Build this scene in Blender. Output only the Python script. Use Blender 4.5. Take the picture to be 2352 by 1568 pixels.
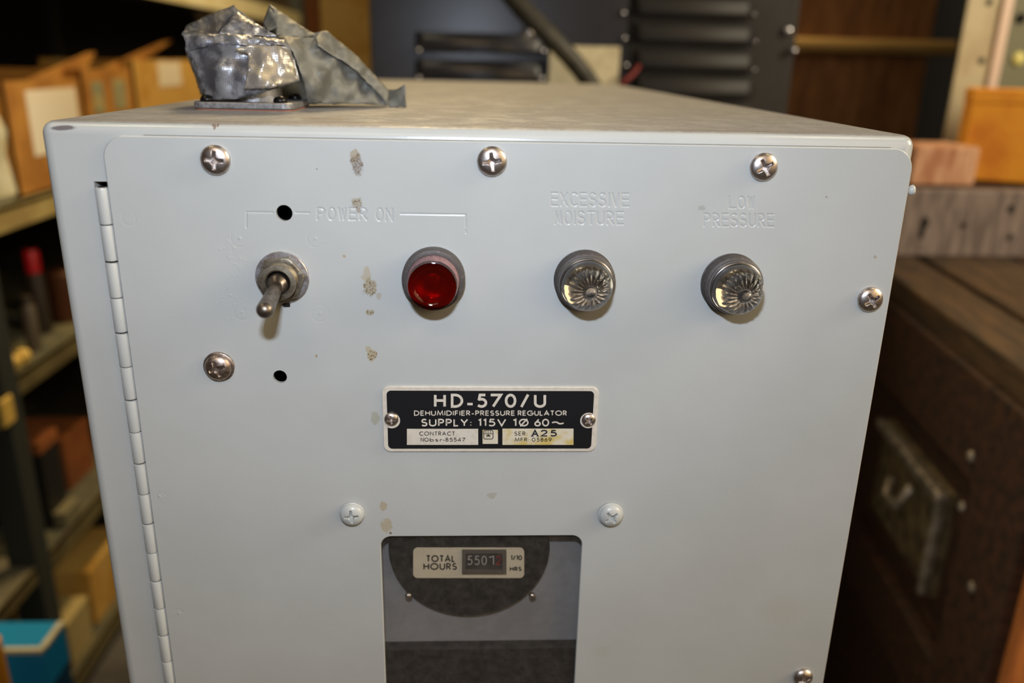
import bpy, bmesh, math, random
import numpy as np
from mathutils import Vector, Matrix
from mathutils.geometry import delaunay_2d_cdt

S = bpy.context.scene
for o in list(bpy.data.objects): bpy.data.objects.remove(o)
COL = S.collection
random.seed(5); rng = np.random.default_rng(5)

# ------------------------------------------------------------------ camera
ZT = 1.15                                   # height of the cabinet top
F_PX = 1896.08
CAM = np.array([-.00469, -.27786, ZT + .02117])
YAW, PIT, ROLL = .04942, .32755, .02117
cy_, sy_, cp_, sp_ = math.cos(YAW), math.sin(YAW), math.cos(PIT), math.sin(PIT)
FW = np.array([sy_*cp_, cy_*cp_, -sp_]); r0 = np.array([cy_, -sy_, 0.]); u0 = np.cross(r0, FW)
RT = r0*math.cos(ROLL) + u0*math.sin(ROLL); UP = -r0*math.sin(ROLL) + u0*math.cos(ROLL)
cd = bpy.data.cameras.new('camera'); cam = bpy.data.objects.new('camera', cd); COL.objects.link(cam)
mw = Matrix.Identity(4)
for i in range(3):
    mw[i][0], mw[i][1], mw[i][2], mw[i][3] = RT[i], UP[i], -FW[i], CAM[i]
cam.matrix_world = mw
cd.sensor_width = 36; cd.lens = F_PX/2352*36; cd.clip_start = .01; cd.clip_end = 50
cd.dof.use_dof = True; cd.dof.focus_distance = .297; cd.dof.aperture_fstop = 6.6
S.camera = cam

# ------------------------------------------------------------------ view, world, lights
S.view_settings.view_transform = 'Standard'; S.view_settings.look = 'None'
S.view_settings.gamma = 1; S.view_settings.use_curve_mapping = False
S.view_settings.exposure = 0.0
w = bpy.data.worlds.new('world'); S.world = w; w.use_nodes = True
w.node_tree.nodes['Background'].inputs[0].default_value = (1, .70, .40, 1)
w.node_tree.nodes['Background'].inputs[1].default_value = .05

def light(name, kind, loc, power, col, size=None, target=None, size_y=None):
    l = bpy.data.lights.new(name, kind); o = bpy.data.objects.new(name, l); COL.objects.link(o)
    l.energy = power; l.color = col; o.location = loc
    if kind == 'AREA':
        l.size = size
        if size_y: l.shape = 'RECTANGLE'; l.size_y = size_y
    elif kind == 'POINT': l.shadow_soft_size = size
    if target is not None:
        o.rotation_euler = (Vector(target) - Vector(loc)).to_track_quat('-Z', 'Y').to_euler()
    return o
# flash of the camera that took the picture, just above its lens
light('camera_flash', 'AREA', (-.016, -.27, ZT + .0950), 1.0, (.74, .83, .97), .024, (0, .4, ZT - .16), .011)
# warm lamps of the store room, plus an added fill for the background
light('aisle_lamp', 'AREA', (1.25, -.95, ZT + .5), 8.5, (1, .70, .36), 1.3, (0, 0, ZT - .1))
light('background_fill', 'AREA', (1.75, -.12, 1.95), 30, (1, .87, .64), .7, (.1, .9, 1.1))  # added light, brightens the background and hardly reaches the panel
light('ceiling_lamp', 'AREA', (.90, -.02, 2.65), 2.4, (1, .84, .52), .20, (.5, .3, 1.0), .3)
light('ceiling_lamp', 'AREA', (-.83, -.02, 2.65), 2.4, (1, .84, .52), .20, (-.4, .3, 1.0), .3)
light('ceiling_lamp', 'AREA', (-.15, 1.9, 2.7), 42, (1, .74, .38), .9, (-.75, 1.7, 1.0), .35)
light('ceiling_lamp', 'AREA', (-.25, -1.6, 2.7), 7, (1, .74, .44), 1.2, (0, 0, 1.1), .4)

# ------------------------------------------------------------------ pixel rays
def ray(u, v): return FW + RT*(u-1176)/F_PX - UP*(v-784)/F_PX
def PY(u, v, y=0.): d = ray(u, v); return CAM + d*(y-CAM[1])/d[1]
def PX(u, v, x): d = ray(u, v); return CAM + d*(x-CAM[0])/d[0]
def PZ(u, v, z): d = ray(u, v); return CAM + d*(z-CAM[2])/d[2]

# ------------------------------------------------------------------ materials
def lin(c): return tuple(((x/255)/12.92 if x/255 <= .04045 else ((x/255+.055)/1.055)**2.4) for x in c) + (1,)
class NT:
    def __init__(s, name):
        s.m = bpy.data.materials.new(name); s.m.use_nodes = True; s.t = s.m.node_tree; s.n = s.t.nodes
        s.b = s.n['Principled BSDF']; s.tc = s.n.new('ShaderNodeTexCoord')
        s.vec = s.tc.outputs['Object']
    def link(s, a, b): s.t.links.new(a, b)
    def noise(s, scale, detail=3, rough=.55, stretch=None, vec=None):
        n = s.n.new('ShaderNodeTexNoise'); n.inputs['Scale'].default_value = scale
        n.inputs['Detail'].default_value = detail; n.inputs['Roughness'].default_value = rough
        v = vec or s.vec
        if stretch:
            mp = s.n.new('ShaderNodeMapping'); mp.inputs['Scale'].default_value = stretch
            s.link(v, mp.inputs['Vector']); v = mp.outputs[0]
        s.link(v, n.inputs['Vector']); return n.outputs[0]
    def math(s, op, a, b=None, c=None, clamp=False):
        n = s.n.new('ShaderNodeMath'); n.operation = op; n.use_clamp = clamp
        for i, x in enumerate((a, b, c)):
            if x is None: continue
            if isinstance(x, (int, float)): n.inputs[i].default_value = x
            else: s.link(x, n.inputs[i])
        return n.outputs[0]
    def vmath(s, op, a, b):
        n = s.n.new('ShaderNodeVectorMath'); n.operation = op
        for i, x in enumerate((a, b)):
            if isinstance(x, tuple): n.inputs[i].default_value = x
            else: s.link(x, n.inputs[i])
        return n.outputs['Value'] if op == 'LENGTH' else n.outputs[0]
    def ramp(s, f, lo, hi, a=0., b=1.):
        n = s.n.new('ShaderNodeMapRange'); n.interpolation_type = 'SMOOTHSTEP'
        for i, x in zip((1, 2, 3, 4), (lo, hi, a, b)): n.inputs[i].default_value = x
        s.link(f, n.inputs[0]); return n.outputs[0]
    def mix(s, f, a, b):
        n = s.n.new('ShaderNodeMix'); n.data_type = 'RGBA'
        for i, x in ((0, f), (6, a), (7, b)):
            if isinstance(x, (int, float)): n.inputs[i].default_value = x
            elif isinstance(x, tuple): n.inputs[i].default_value = x
            else: s.link(x, n.inputs[i])
        return n.outputs[2]
    def bump(s, h, strength, dist=.001):
        n = s.n.new('ShaderNodeBump'); n.inputs['Strength'].default_value = strength
        n.inputs['Distance'].default_value = dist; s.link(h, n.inputs['Height']); s.link(n.outputs[0], s.b.inputs['Normal'])
    def set(s, **k):
        for a, v in k.items():
            i = s.b.inputs[a.replace('_', ' ')]
            if isinstance(v, (int, float, tuple)): i.default_value = v
            else: s.link(v, i)
def M(name, col, rough=.5, metal=0., col2=None, scale=30, lo=.4, hi=.65, stretch=None, bump=None, spec=.5):
    t = NT(name); c = lin(col)
    if col2: c = t.mix(t.ramp(t.noise(scale, 4, .6, stretch), lo, hi), c, lin(col2))
    t.set(Base_Color=c, Roughness=rough, Metallic=metal, Specular_IOR_Level=spec)
    if bump: t.bump(t.noise(bump[0], 4, .6, stretch), bump[1], bump[2])
    return t.m

PAINT = (187, 190, 189)
def stain_chain(t, base, stains):
    """brown and tan marks: each has its own place, size and ragged outline"""
    c = base
    wob = t.noise(420, 3, .6); wobv = t.vmath('SUBTRACT', t.n[-1].outputs[1] if False else wobcol(t, 420), (.5, .5, .5))
    speck = t.ramp(t.noise(1500, 2, .6), .50, .60)
    for (x, z, rx, rz, col, amt, sp, wb) in stains:
        d = t.vmath('SUBTRACT', t.vec, (x, 0, z))
        dm = t.vmath('MULTIPLY', d, (1/rx, 0, 1/rz))
        dw = t.vmath('ADD', dm, t.vmath('MULTIPLY', wobv, (wb, 0, wb)))
        m = t.ramp(t.vmath('LENGTH', dw, (0, 0, 0)), .72 if wb > 1 else .1, 1.0, amt, 0)
        if sp: m = t.math('MULTIPLY', m, speck)
        c = t.mix(m, c, lin(col))
    return c
def wobcol(t, scale):
    n = t.n.new('ShaderNodeTexNoise'); n.inputs['Scale'].default_value = scale; n.inputs['Detail'].default_value = 3
    t.link(t.vec, n.inputs['Vector']); return n.outputs[1]
def sp(u, v, du, dv, col, amt, speck=0, wb=1.3):
    p = PY(u, v); k = .000152
    return (float(p[0]), float(p[2]), du*k/2, dv*k/2, col, amt, speck, wb)
TAN, BRN = (158, 144, 118), (96, 78, 62)
stains = [sp(815, 357, 26, 30, TAN, .75), sp(820, 378, 30, 52, (120, 104, 86), .55), sp(820, 380, 30, 50, BRN, .95, 1),
          sp(818, 465, 26, 26, TAN, .6), sp(820, 468, 24, 26, (100, 82, 58), .9, 1), sp(824, 484, 10, 16, (120, 96, 60), .5),
          sp(842, 632, 26, 44, (176, 166, 146), .8), sp(850, 658, 34, 44, (164, 152, 128), .8), sp(848, 662, 34, 44, (110, 96, 66), .9, 1),
          sp(870, 680, 14, 18, (170, 160, 142), .7), sp(850, 717, 20, 18, (160, 148, 120), .7), sp(850, 717, 18, 18, (110, 92, 60), .9, 1),
          sp(846, 802, 16, 16, (172, 160, 130), .7), sp(855, 816, 26, 32, (168, 152, 112), .7), sp(855, 816, 26, 30, (96, 76, 40), .9, 1),
          sp(880, 1163, 22, 36, (172, 158, 128), .75), sp(888, 1207, 32, 46, (172, 160, 132), .75), sp(897, 1224, 8, 8, (110, 76, 34), .8),
          sp(862, 960, 26, 40, (164, 162, 142), .7), sp(727, 818, 5, 8, (160, 128, 84), .8), sp(790, 588, 8, 8, (168, 150, 120), .8),
          sp(1612, 478, 18, 14, (164, 166, 160), .8), sp(728, 388, 4, 4, (110, 96, 80), .7), sp(1130, 1138, 26, 22, (164, 158, 144), .6),
          sp(1380, 1495, 80, 70, (168, 154, 128), .16, 0, .3), sp(1800, 1400, 190, 130, (172, 158, 132), .15, 0, .3),
          sp(2010, 590, 10, 8, (160, 146, 130), .7), sp(1898, 452, 5, 5, (130, 110, 90), .7)]
def paint_mat(name, stainlist=None, dust=False):
    t = NT(name)
    c = t.mix(t.ramp(t.noise(16, 3), .3, .7), lin(PAINT), lin((181, 184, 182)))
    if stainlist: c = stain_chain(t, c, stainlist)
    r = .30
    if dust:
        g = t.n.new('ShaderNodeNewGeometry'); sx = t.n.new('ShaderNodeSeparateXYZ'); t.link(g.outputs['Normal'], sx.inputs[0])
        up = t.ramp(sx.outputs[2], .80, .98)
        d = t.math('MULTIPLY', up, t.ramp(t.noise(70, 5, .65), .25, .6, .62, .95))
        c = t.mix(d, c, t.mix(t.ramp(t.noise(500, 3, .7), .4, .6), lin((128, 127, 130)), lin((113, 111, 113))))
        scuffs = [(.0, .013, .016, .0026), (.026, .0105, .014, .002), (-.045, .018, .02, .003), (-.085, .011, .03, .002), (.075, .0085, .030, .0026),
                  (.105, .0085, .022, .0022), (-.06, .034, .012, .006), (-.125, .009, .02, .0016)]
        wv = t.vmath('SUBTRACT', wobcol(t, 140), (.5, .5, .5))
        for (x, y, rx, ry) in scuffs:
            dm = t.vmath('MULTIPLY', t.vmath('SUBTRACT', t.vec, (x, y, ZT)), (1/rx, 1/ry, 260.))
            m = t.ramp(t.vmath('LENGTH', t.vmath('ADD', dm, t.vmath('MULTIPLY', wv, (1.0, 1.0, .6))), (0, 0, 0)), .55, 1.1, .75, 0)
            c = t.mix(m, c, lin((112, 102, 92)))
        p = PY(140, 292)
        dm = t.vmath('MULTIPLY', t.vmath('SUBTRACT', t.vec, (float(p[0]) - .0008, .002, float(p[2]) - .0004)), (1/.0042, 1/.005, 1/.0009))
        m = t.ramp(t.vmath('LENGTH', t.vmath('ADD', dm, t.vmath('MULTIPLY', wv, (1.2, 0, 1.2))), (0, 0, 0)), .6, 1.1, .85, 0)
        c = t.mix(m, c, lin((92, 82, 88)))
        for (u, v) in ((483, 288), (488, 294), (494, 290)):
            p = PY(u, v)
            dm = t.vmath('MULTIPLY', t.vmath('SUBTRACT', t.vec, (float(p[0]), .002, float(p[2]))), (1/.0005, 1/.004, 1/.0009))
            m = t.ramp(t.vmath('LENGTH', t.vmath('ADD', dm, t.vmath('MULTIPLY', wv, (1.6, 0, 1.6))), (0, 0, 0)), .6, 1.1, .8, 0)
            c = t.mix(m, c, lin((110, 84, 66)))
        r = t.math('ADD', .20, t.math('MULTIPLY', d, .45))
    t.set(Base_Color=c, Roughness=r, Specular_IOR_Level=.5)
    h = t.math('ADD', t.noise(700, 2, .5), t.math('MULTIPLY', t.noise(90, 2), 2.5))
    t.bump(h, .05, .0006)
    return t.m
m_panel = paint_mat('grey_panel_paint', stains)
m_paint = paint_mat('grey_paint')
m_house = paint_mat('grey_housing_paint', None, True)
m_steel = M('screw_steel', (206, 197, 192), .36, 1., (176, 164, 158), 500, .4, .7)
m_oldsteel = M('worn_steel', (190, 174, 162), .42, 1., (140, 124, 114), 700, .4, .65)
m_nickel = M('dull_nickel', (146, 139, 124), .42, .8, (118, 108, 92), 400, .4, .65, bump=(900, .2, .0003))
m_lever = M('lever_metal', (132, 122, 112), .36, .9, (98, 88, 80), 350, .4, .65)
m_washer = M('washer_zinc', (190, 190, 194), .4, .8, (160, 150, 148), 500, .4, .6)
m_black_bezel = M('bezel_grey', (76, 71, 69), .55, .2, (112, 103, 99), 900, .52, .8, bump=(1500, .3, .0004))
m_rim = M('rim_metal', (130, 126, 124), .3, .9)
m_dustpink = M('dusty_lens_tube', (140, 112, 116), .75, 0, (112, 82, 88), 900, .4, .65)
m_alu = M('plate_aluminium', (222, 215, 202), .42, .1, (212, 204, 190), 600, .4, .65)
m_alu_stain = M('stained_plate', (222, 214, 192), .45, .1, (210, 188, 112), 150, .42, .62)
m_blackfill = M('plate_black', (20, 21, 25), .45, 0, (48, 48, 50), 900, .70, .76)
m_ink = M('black_ink', (34, 32, 30), .5)
m_stamp = M('stamped_ink', (58, 60, 72), .35, .4)
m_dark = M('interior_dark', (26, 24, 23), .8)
m_intgrey = M('interior_grey', (156, 155, 159), .55, 0, (144, 143, 146), 60)
m_meter = M('meter_black', (20, 19, 19), .5, 0, (26, 24, 23), 400)
m_cream = M('meter_cream', (226, 212, 186), .6)
m_digit = M('digit_silver', (170, 166, 160), .4)
m_digitred = M('digit_red', (150, 40, 34), .4)
m_pin = M('hinge_dark', (28, 28, 30), .6)
m_flange = M('flange_alu', (150, 150, 153), .38, .5, (122, 121, 121), 500, .4, .65, bump=(600, .25, .0004))
m_gasket = M('gasket_orange', (140, 92, 74), .7)
m_blackscrew = M('black_screw', (26, 25, 25), .3, .4)

def glassmat(name, col, rough=.03, ior=1.49):
    t = NT(name); t.set(Base_Color=col, Roughness=rough, IOR=ior, Transmission_Weight=1.0); return t.m
m_clear = glassmat('clear_lens', (.93, .94, .95, 1))
m_red = glassmat('red_lens', (.56, .003, .003, 1), .04)
m_redin = M('red_reflector', (190, 120, 110), .3, .5)
m_reflect = M('lens_socket', (166, 166, 168), .2, 1.)
def pane_mat():
    t = NT('dusty_window_pane'); out = t.n['Material Output']
    tr = t.n.new('ShaderNodeBsdfTransparent'); tr.inputs[0].default_value = (.93, .93, .92, 1)
    df = t.n.new('ShaderNodeBsdfDiffuse'); df.inputs[0].default_value = lin((170, 164, 158))
    gl = t.n.new('ShaderNodeBsdfGlossy'); gl.inputs['Roughness'].default_value = .08
    m1 = t.n.new('ShaderNodeMixShader'); m2 = t.n.new('ShaderNodeMixShader')
    t.link(t.ramp(t.noise(300, 5, .7), .3, .8, .02, .075), m1.inputs[0]); t.link(tr.outputs[0], m1.inputs[1]); t.link(df.outputs[0], m1.inputs[2])
    m2.inputs[0].default_value = .05
    t.link(m1.outputs[0], m2.inputs[1]); t.link(gl.outputs[0], m2.inputs[2])
    t.link(m2.outputs[0], out.inputs[0]); return t.m
m_pane = pane_mat()
def tape_mat(name, c1, c2, metal, rough, weave):
    t = NT(name)
    c = t.mix(t.ramp(t.noise(110, 4, .6), .42, .6), lin(c1), lin(c2))
    t.set(Base_Color=c, Metallic=metal, Roughness=rough)
    hs = []
    for d in ('X', 'Z'):
        wv = t.n.new('ShaderNodeTexWave'); wv.bands_direction = d; wv.inputs['Scale'].default_value = 400; t.link(t.vec, wv.inputs['Vector']); hs.append(wv.outputs['Fac'])
    h = t.math('ADD', t.math('MULTIPLY', hs[0], hs[1]), t.math('MULTIPLY', t.noise(260, 3), .8))
    t.bump(h, weave, .0002); return t.m
m_tape = tape_mat('silver_tape', (160, 162, 168), (104, 104, 110), .5, .38, .18)
m_tapeglue = tape_mat('gluey_tape', (168, 158, 136), (144, 138, 130), .3, .30, .16)
m_tapedust = tape_mat('dusty_tape', (118, 118, 112), (98, 98, 92), .15, .6, .08)

m_card = M('cardboard', (194, 138, 60), .85, 0, (168, 112, 44), 14, .35, .65)
m_cardlt = M('pale_cardboard', (220, 176, 92), .85, 0, (202, 150, 62), 12)
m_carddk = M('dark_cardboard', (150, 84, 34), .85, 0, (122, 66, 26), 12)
m_label = M('paper_label', (248, 240, 220), .7)
m_sticker = M('grey_sticker', (150, 158, 132), .7, 0, (196, 180, 120), 40)
m_shelf = M('shelf_steel_green', (92, 92, 78), .5, .2, (120, 114, 88), 20)
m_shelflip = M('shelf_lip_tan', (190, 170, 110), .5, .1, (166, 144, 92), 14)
m_lipdim = M('shelf_lip_shaded', (120, 108, 70), .55, .1, (96, 84, 54), 14)  # lip tone darkened to carry the shade on the lower shelves
m_post = M('post_grey_green', (62, 66, 62), .5, .2)
m_brass = M('yellow_tag', (228, 190, 96), .6)
m_unit = M('charcoal_paint', (42, 43, 52), .265, .0, (47, 48, 56), 9)
m_unitdk = M('charcoal_side_paint', (36, 35, 36), .5, .0, (41, 40, 40), 9, spec=.3)
m_bolt = M('bright_bolt', (210, 210, 216), .2, 1.)
m_rubber = M('black_rubber', (52, 50, 44), .5, 0, (70, 66, 54), 60, bump=(200, .3, .001))
m_tag = M('beige_card', (216, 206, 174), .75, 0, (198, 186, 154), 60)
m_redwire = M('red_wire', (118, 22, 20), .5)
def wood(name, a, b, stretch, scale=14, rough=.7):
    return M(name, a, rough, 0, b, scale, .36, .64, stretch, (scale*4, .35, .002))
m_crate = wood('dark_brown_wood', (66, 38, 21), (38, 22, 13), (1, 6, 6))
m_cratetop = wood('worn_brown_wood', (84, 61, 37), (56, 42, 28), (7, 1, 7))
m_crateorange = wood('orange_brown_wood', (168, 96, 40), (120, 64, 30), (6, 6, 1))
m_plank = wood('weathered_grey_wood', (126, 112, 106), (92, 78, 73), (8, 8, 1.2), 12)
m_block = wood('reddish_wood', (196, 152, 120), (158, 104, 72), (5, 5, 1), 12)
m_orange = M('orange_cardboard', (222, 150, 34), .7, 0, (200, 120, 24), 12)
m_bgbrown = wood('brown_panel', (150, 104, 64), (118, 78, 48), (5, 5, 1), 6)
m_rod = M('tan_rod', (176, 144, 88), .6)
m_postbeige = M('beige_steel', (176, 164, 132), .5, .1, (160, 146, 114), 14)
m_postpink = M('beige_steel_edge', (206, 182, 164), .45, .1)
m_olive = M('olive_sheet', (112, 110, 84), .6)
m_yellow = M('pale_yellow', (226, 214, 130), .5)
m_blue = M('blue_carton', (14, 74, 112), .5)
m_bluelt = M('light_blue_carton', (12, 150, 214), .5)
m_white = M('white_plastic', (226, 222, 196), .45, 0, (200, 190, 150), 14)
m_redcap = M('red_plastic', (190, 20, 26), .45)
m_can = M('brown_can', (50, 38, 26), .6, .1)
m_blackbox = M('black_case', (26, 26, 26), .5)
m_concrete = M('concrete', (92, 88, 84), .85, 0, (74, 70, 68), 6)
m_wall = M('dim_wall', (92, 76, 56), .9, 0, (78, 62, 46), 3)
m_hook = M('zinc_latch', (170, 160, 150), .4, .6, (120, 112, 98), 60)
m_hole = M('hole_black', (10, 9, 9), .9)

# ------------------------------------------------------------------ mesh helpers
class MB:
    def __init__(s): s.v = []; s.f = []; s.mi = []; s.sm = []
    def add(s, vs, fs, mi=0, sm=False):
        k = len(s.v); s.v += [tuple(float(c) for c in p) for p in vs]
        for f in fs: s.f.append([i+k for i in f]); s.mi.append(mi); s.sm.append(sm)
        return s
    def box(s, a, b, mi=0, bev=0., seg=2, rot=None):
        bm = bmesh.new(); bmesh.ops.create_cube(bm, size=1)
        a = Vector(a); b = Vector(b)
        for v in bm.verts: v.co = Vector([(a[i]+b[i])/2 + v.co[i]*(b[i]-a[i]) for i in range(3)])
        if bev: bmesh.ops.bevel(bm, geom=list(bm.edges), offset=bev, segments=seg, affect='EDGES', profile=.5)
        if rot is not None:
            for v in bm.verts: v.co = rot @ v.co
        s.bm(bm, mi); return s
    def bm(s, bm, mi=0, sm=False):
        bm.verts.index_update(); s.add([v.co[:] for v in bm.verts], [[v.index for v in f.verts] for f in bm.faces], mi, sm); bm.free(); return s
    def lathe(s, prof, org=(0, 0, 0), n=48, mi=0, sm=True, ax=(0, -1, 0), close=True):
        """prof: (radius, height along ax)"""
        ax = Vector(ax).normalized(); t = Vector((1, 0, 0)) if abs(ax.x) < .9 else Vector((0, 1, 0))
        e1 = (t - ax*t.dot(ax)).normalized(); e2 = ax.cross(e1); o = Vector(org); vs = []; fs = []
        for (r, h) in prof:
            for k in range(n):
                a = 2*math.pi*k/n; vs.append(o + ax*h + (e1*math.cos(a) + e2*math.sin(a))*r)
        for i in range(len(prof)-1):
            for k in range(n): fs.append([i*n+k, i*n+(k+1) % n, (i+1)*n+(k+1) % n, (i+1)*n+k])
        if close:
            fs.append(list(range(n))[::-1]); fs.append([(len(prof)-1)*n+k for k in range(n)])
        return s.add(vs, fs, mi, sm)
    def tube(s, pts, r, n=12, mi=0, sm=True):
        pts = [Vector(p) for p in pts]; rs = r if isinstance(r, (list, tuple)) else [r]*len(pts)
        vs = []; fs = []; ref = None
        for i, p in enumerate(pts):
            d = (pts[min(i+1, len(pts)-1)] - pts[max(i-1, 0)]).normalized()
            if ref is None: ref = Vector((0, 0, 1)) if abs(d.z) < .9 else Vector((1, 0, 0))
            e1 = (ref - d*ref.dot(d)).normalized(); ref = e1; e2 = d.cross(e1)
            for k in range(n):
                a = 2*math.pi*k/n; vs.append(p + (e1*math.cos(a) + e2*math.sin(a))*rs[i])
        for i in range(len(pts)-1):
            for k in range(n): fs.append([i*n+k, i*n+(k+1) % n, (i+1)*n+(k+1) % n, (i+1)*n+k])
        fs.append(list(range(n))[::-1]); fs.append([(len(pts)-1)*n+k for k in range(n)])
        return s.add(vs, fs, mi, sm)
    def slab(s, quad, thick, mi=0):
        """a flat polygon (3D points) given a thickness vector"""
        n = len(quad); q = [np.asarray(p, float) for p in quad]; th = np.asarray(thick, float)
        vs = q + [p+th for p in q]
        fs = [list(range(n)), list(range(2*n-1, n-1, -1))] + [[i, i+n, (i+1) % n+n, (i+1) % n] for i in range(n)]
        return s.add(vs, fs, mi)
    def build(s, name, mats, parent=None, loc=None, smooth=None, recalc=True):
        me = bpy.data.meshes.new(name); me.from_pydata(s.v, [], s.f)
        for m in (mats if isinstance(mats, (list, tuple)) else [mats]): me.materials.append(m)
        for p, mi, sm in zip(me.polygons, s.mi, s.sm): p.material_index = mi; p.use_smooth = sm
        if recalc:
            bm = bmesh.new(); bm.from_mesh(me); bmesh.ops.recalc_face_normals(bm, faces=list(bm.faces)); bm.to_mesh(me); bm.free()
        if smooth is not None: me.shade_smooth() if smooth == 180 else me.set_sharp_from_angle(angle=math.radians(smooth))
        me.update()
        o = bpy.data.objects.new(name, me); COL.objects.link(o)
        if parent: o.parent = parent
        if loc is not None: o.location = loc
        return o
def autosmooth(o, ang=35):
    for p in o.data.polygons: p.use_smooth = True
    o.data.set_sharp_from_angle(angle=math.radians(ang)); return o
def thing(name, label, cat, loc=(0, 0, 0), rz=0, group=None):
    o = bpy.data.objects.new(name, None); COL.objects.link(o); o.location = loc; o.rotation_euler = (0, 0, rz)
    o.empty_display_size = .02; return tag(o, label, cat, group)
def tag(o, label, cat, group=None):
    o['label'] = label; o['category'] = cat
    if group: o['group'] = group
    return o
def structure(o): o['kind'] = 'structure'; return o
def rrect(x0, x1, z0, z1, r, n=8):
    """rounded rectangle, counter-clockwise; r = (bl, br, tr, tl)"""
    if not isinstance(r, tuple): r = (r,)*4
    out = []
    for (cx, cz, a, rr) in ((x0+r[0], z0+r[0], 180, r[0]), (x1-r[1], z0+r[1], 270, r[1]), (x1-r[2], z1-r[2], 0, r[2]), (x0+r[3], z1-r[3], 90, r[3])):
        for k in range(n+1):
            t = math.radians(a+90*k/n); out.append((cx+rr*math.cos(t), cz+rr*math.sin(t)))
    return out
def fill(mb, loops, mapf, mi=0):
    """planar polygon with holes -> triangles"""
    bm = bmesh.new(); es = []
    for lp in loops:
        vs = [bm.verts.new((p[0], p[1], 0)) for p in lp]
        for i in range(len(vs)): es.append(bm.edges.new((vs[i], vs[(i+1) % len(vs)])))
    bmesh.ops.triangle_fill(bm, use_beauty=True, use_dissolve=False, edges=es, normal=(0, 0, 1))
    bm.verts.index_update()
    mb.add([mapf(v.co.x, v.co.y) for v in bm.verts], [[v.index for v in f.verts] for f in bm.faces], mi); bm.free()
def wall(mb, lp, y0, y1, mi=0, lp2=None):
    n = len(lp); b = lp2 or lp
    mb.add([(p[0], y0, p[1]) for p in lp] + [(p[0], y1, p[1]) for p in b], [[i, (i+1) % n, n+(i+1) % n, n+i] for i in range(n)], mi)

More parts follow.
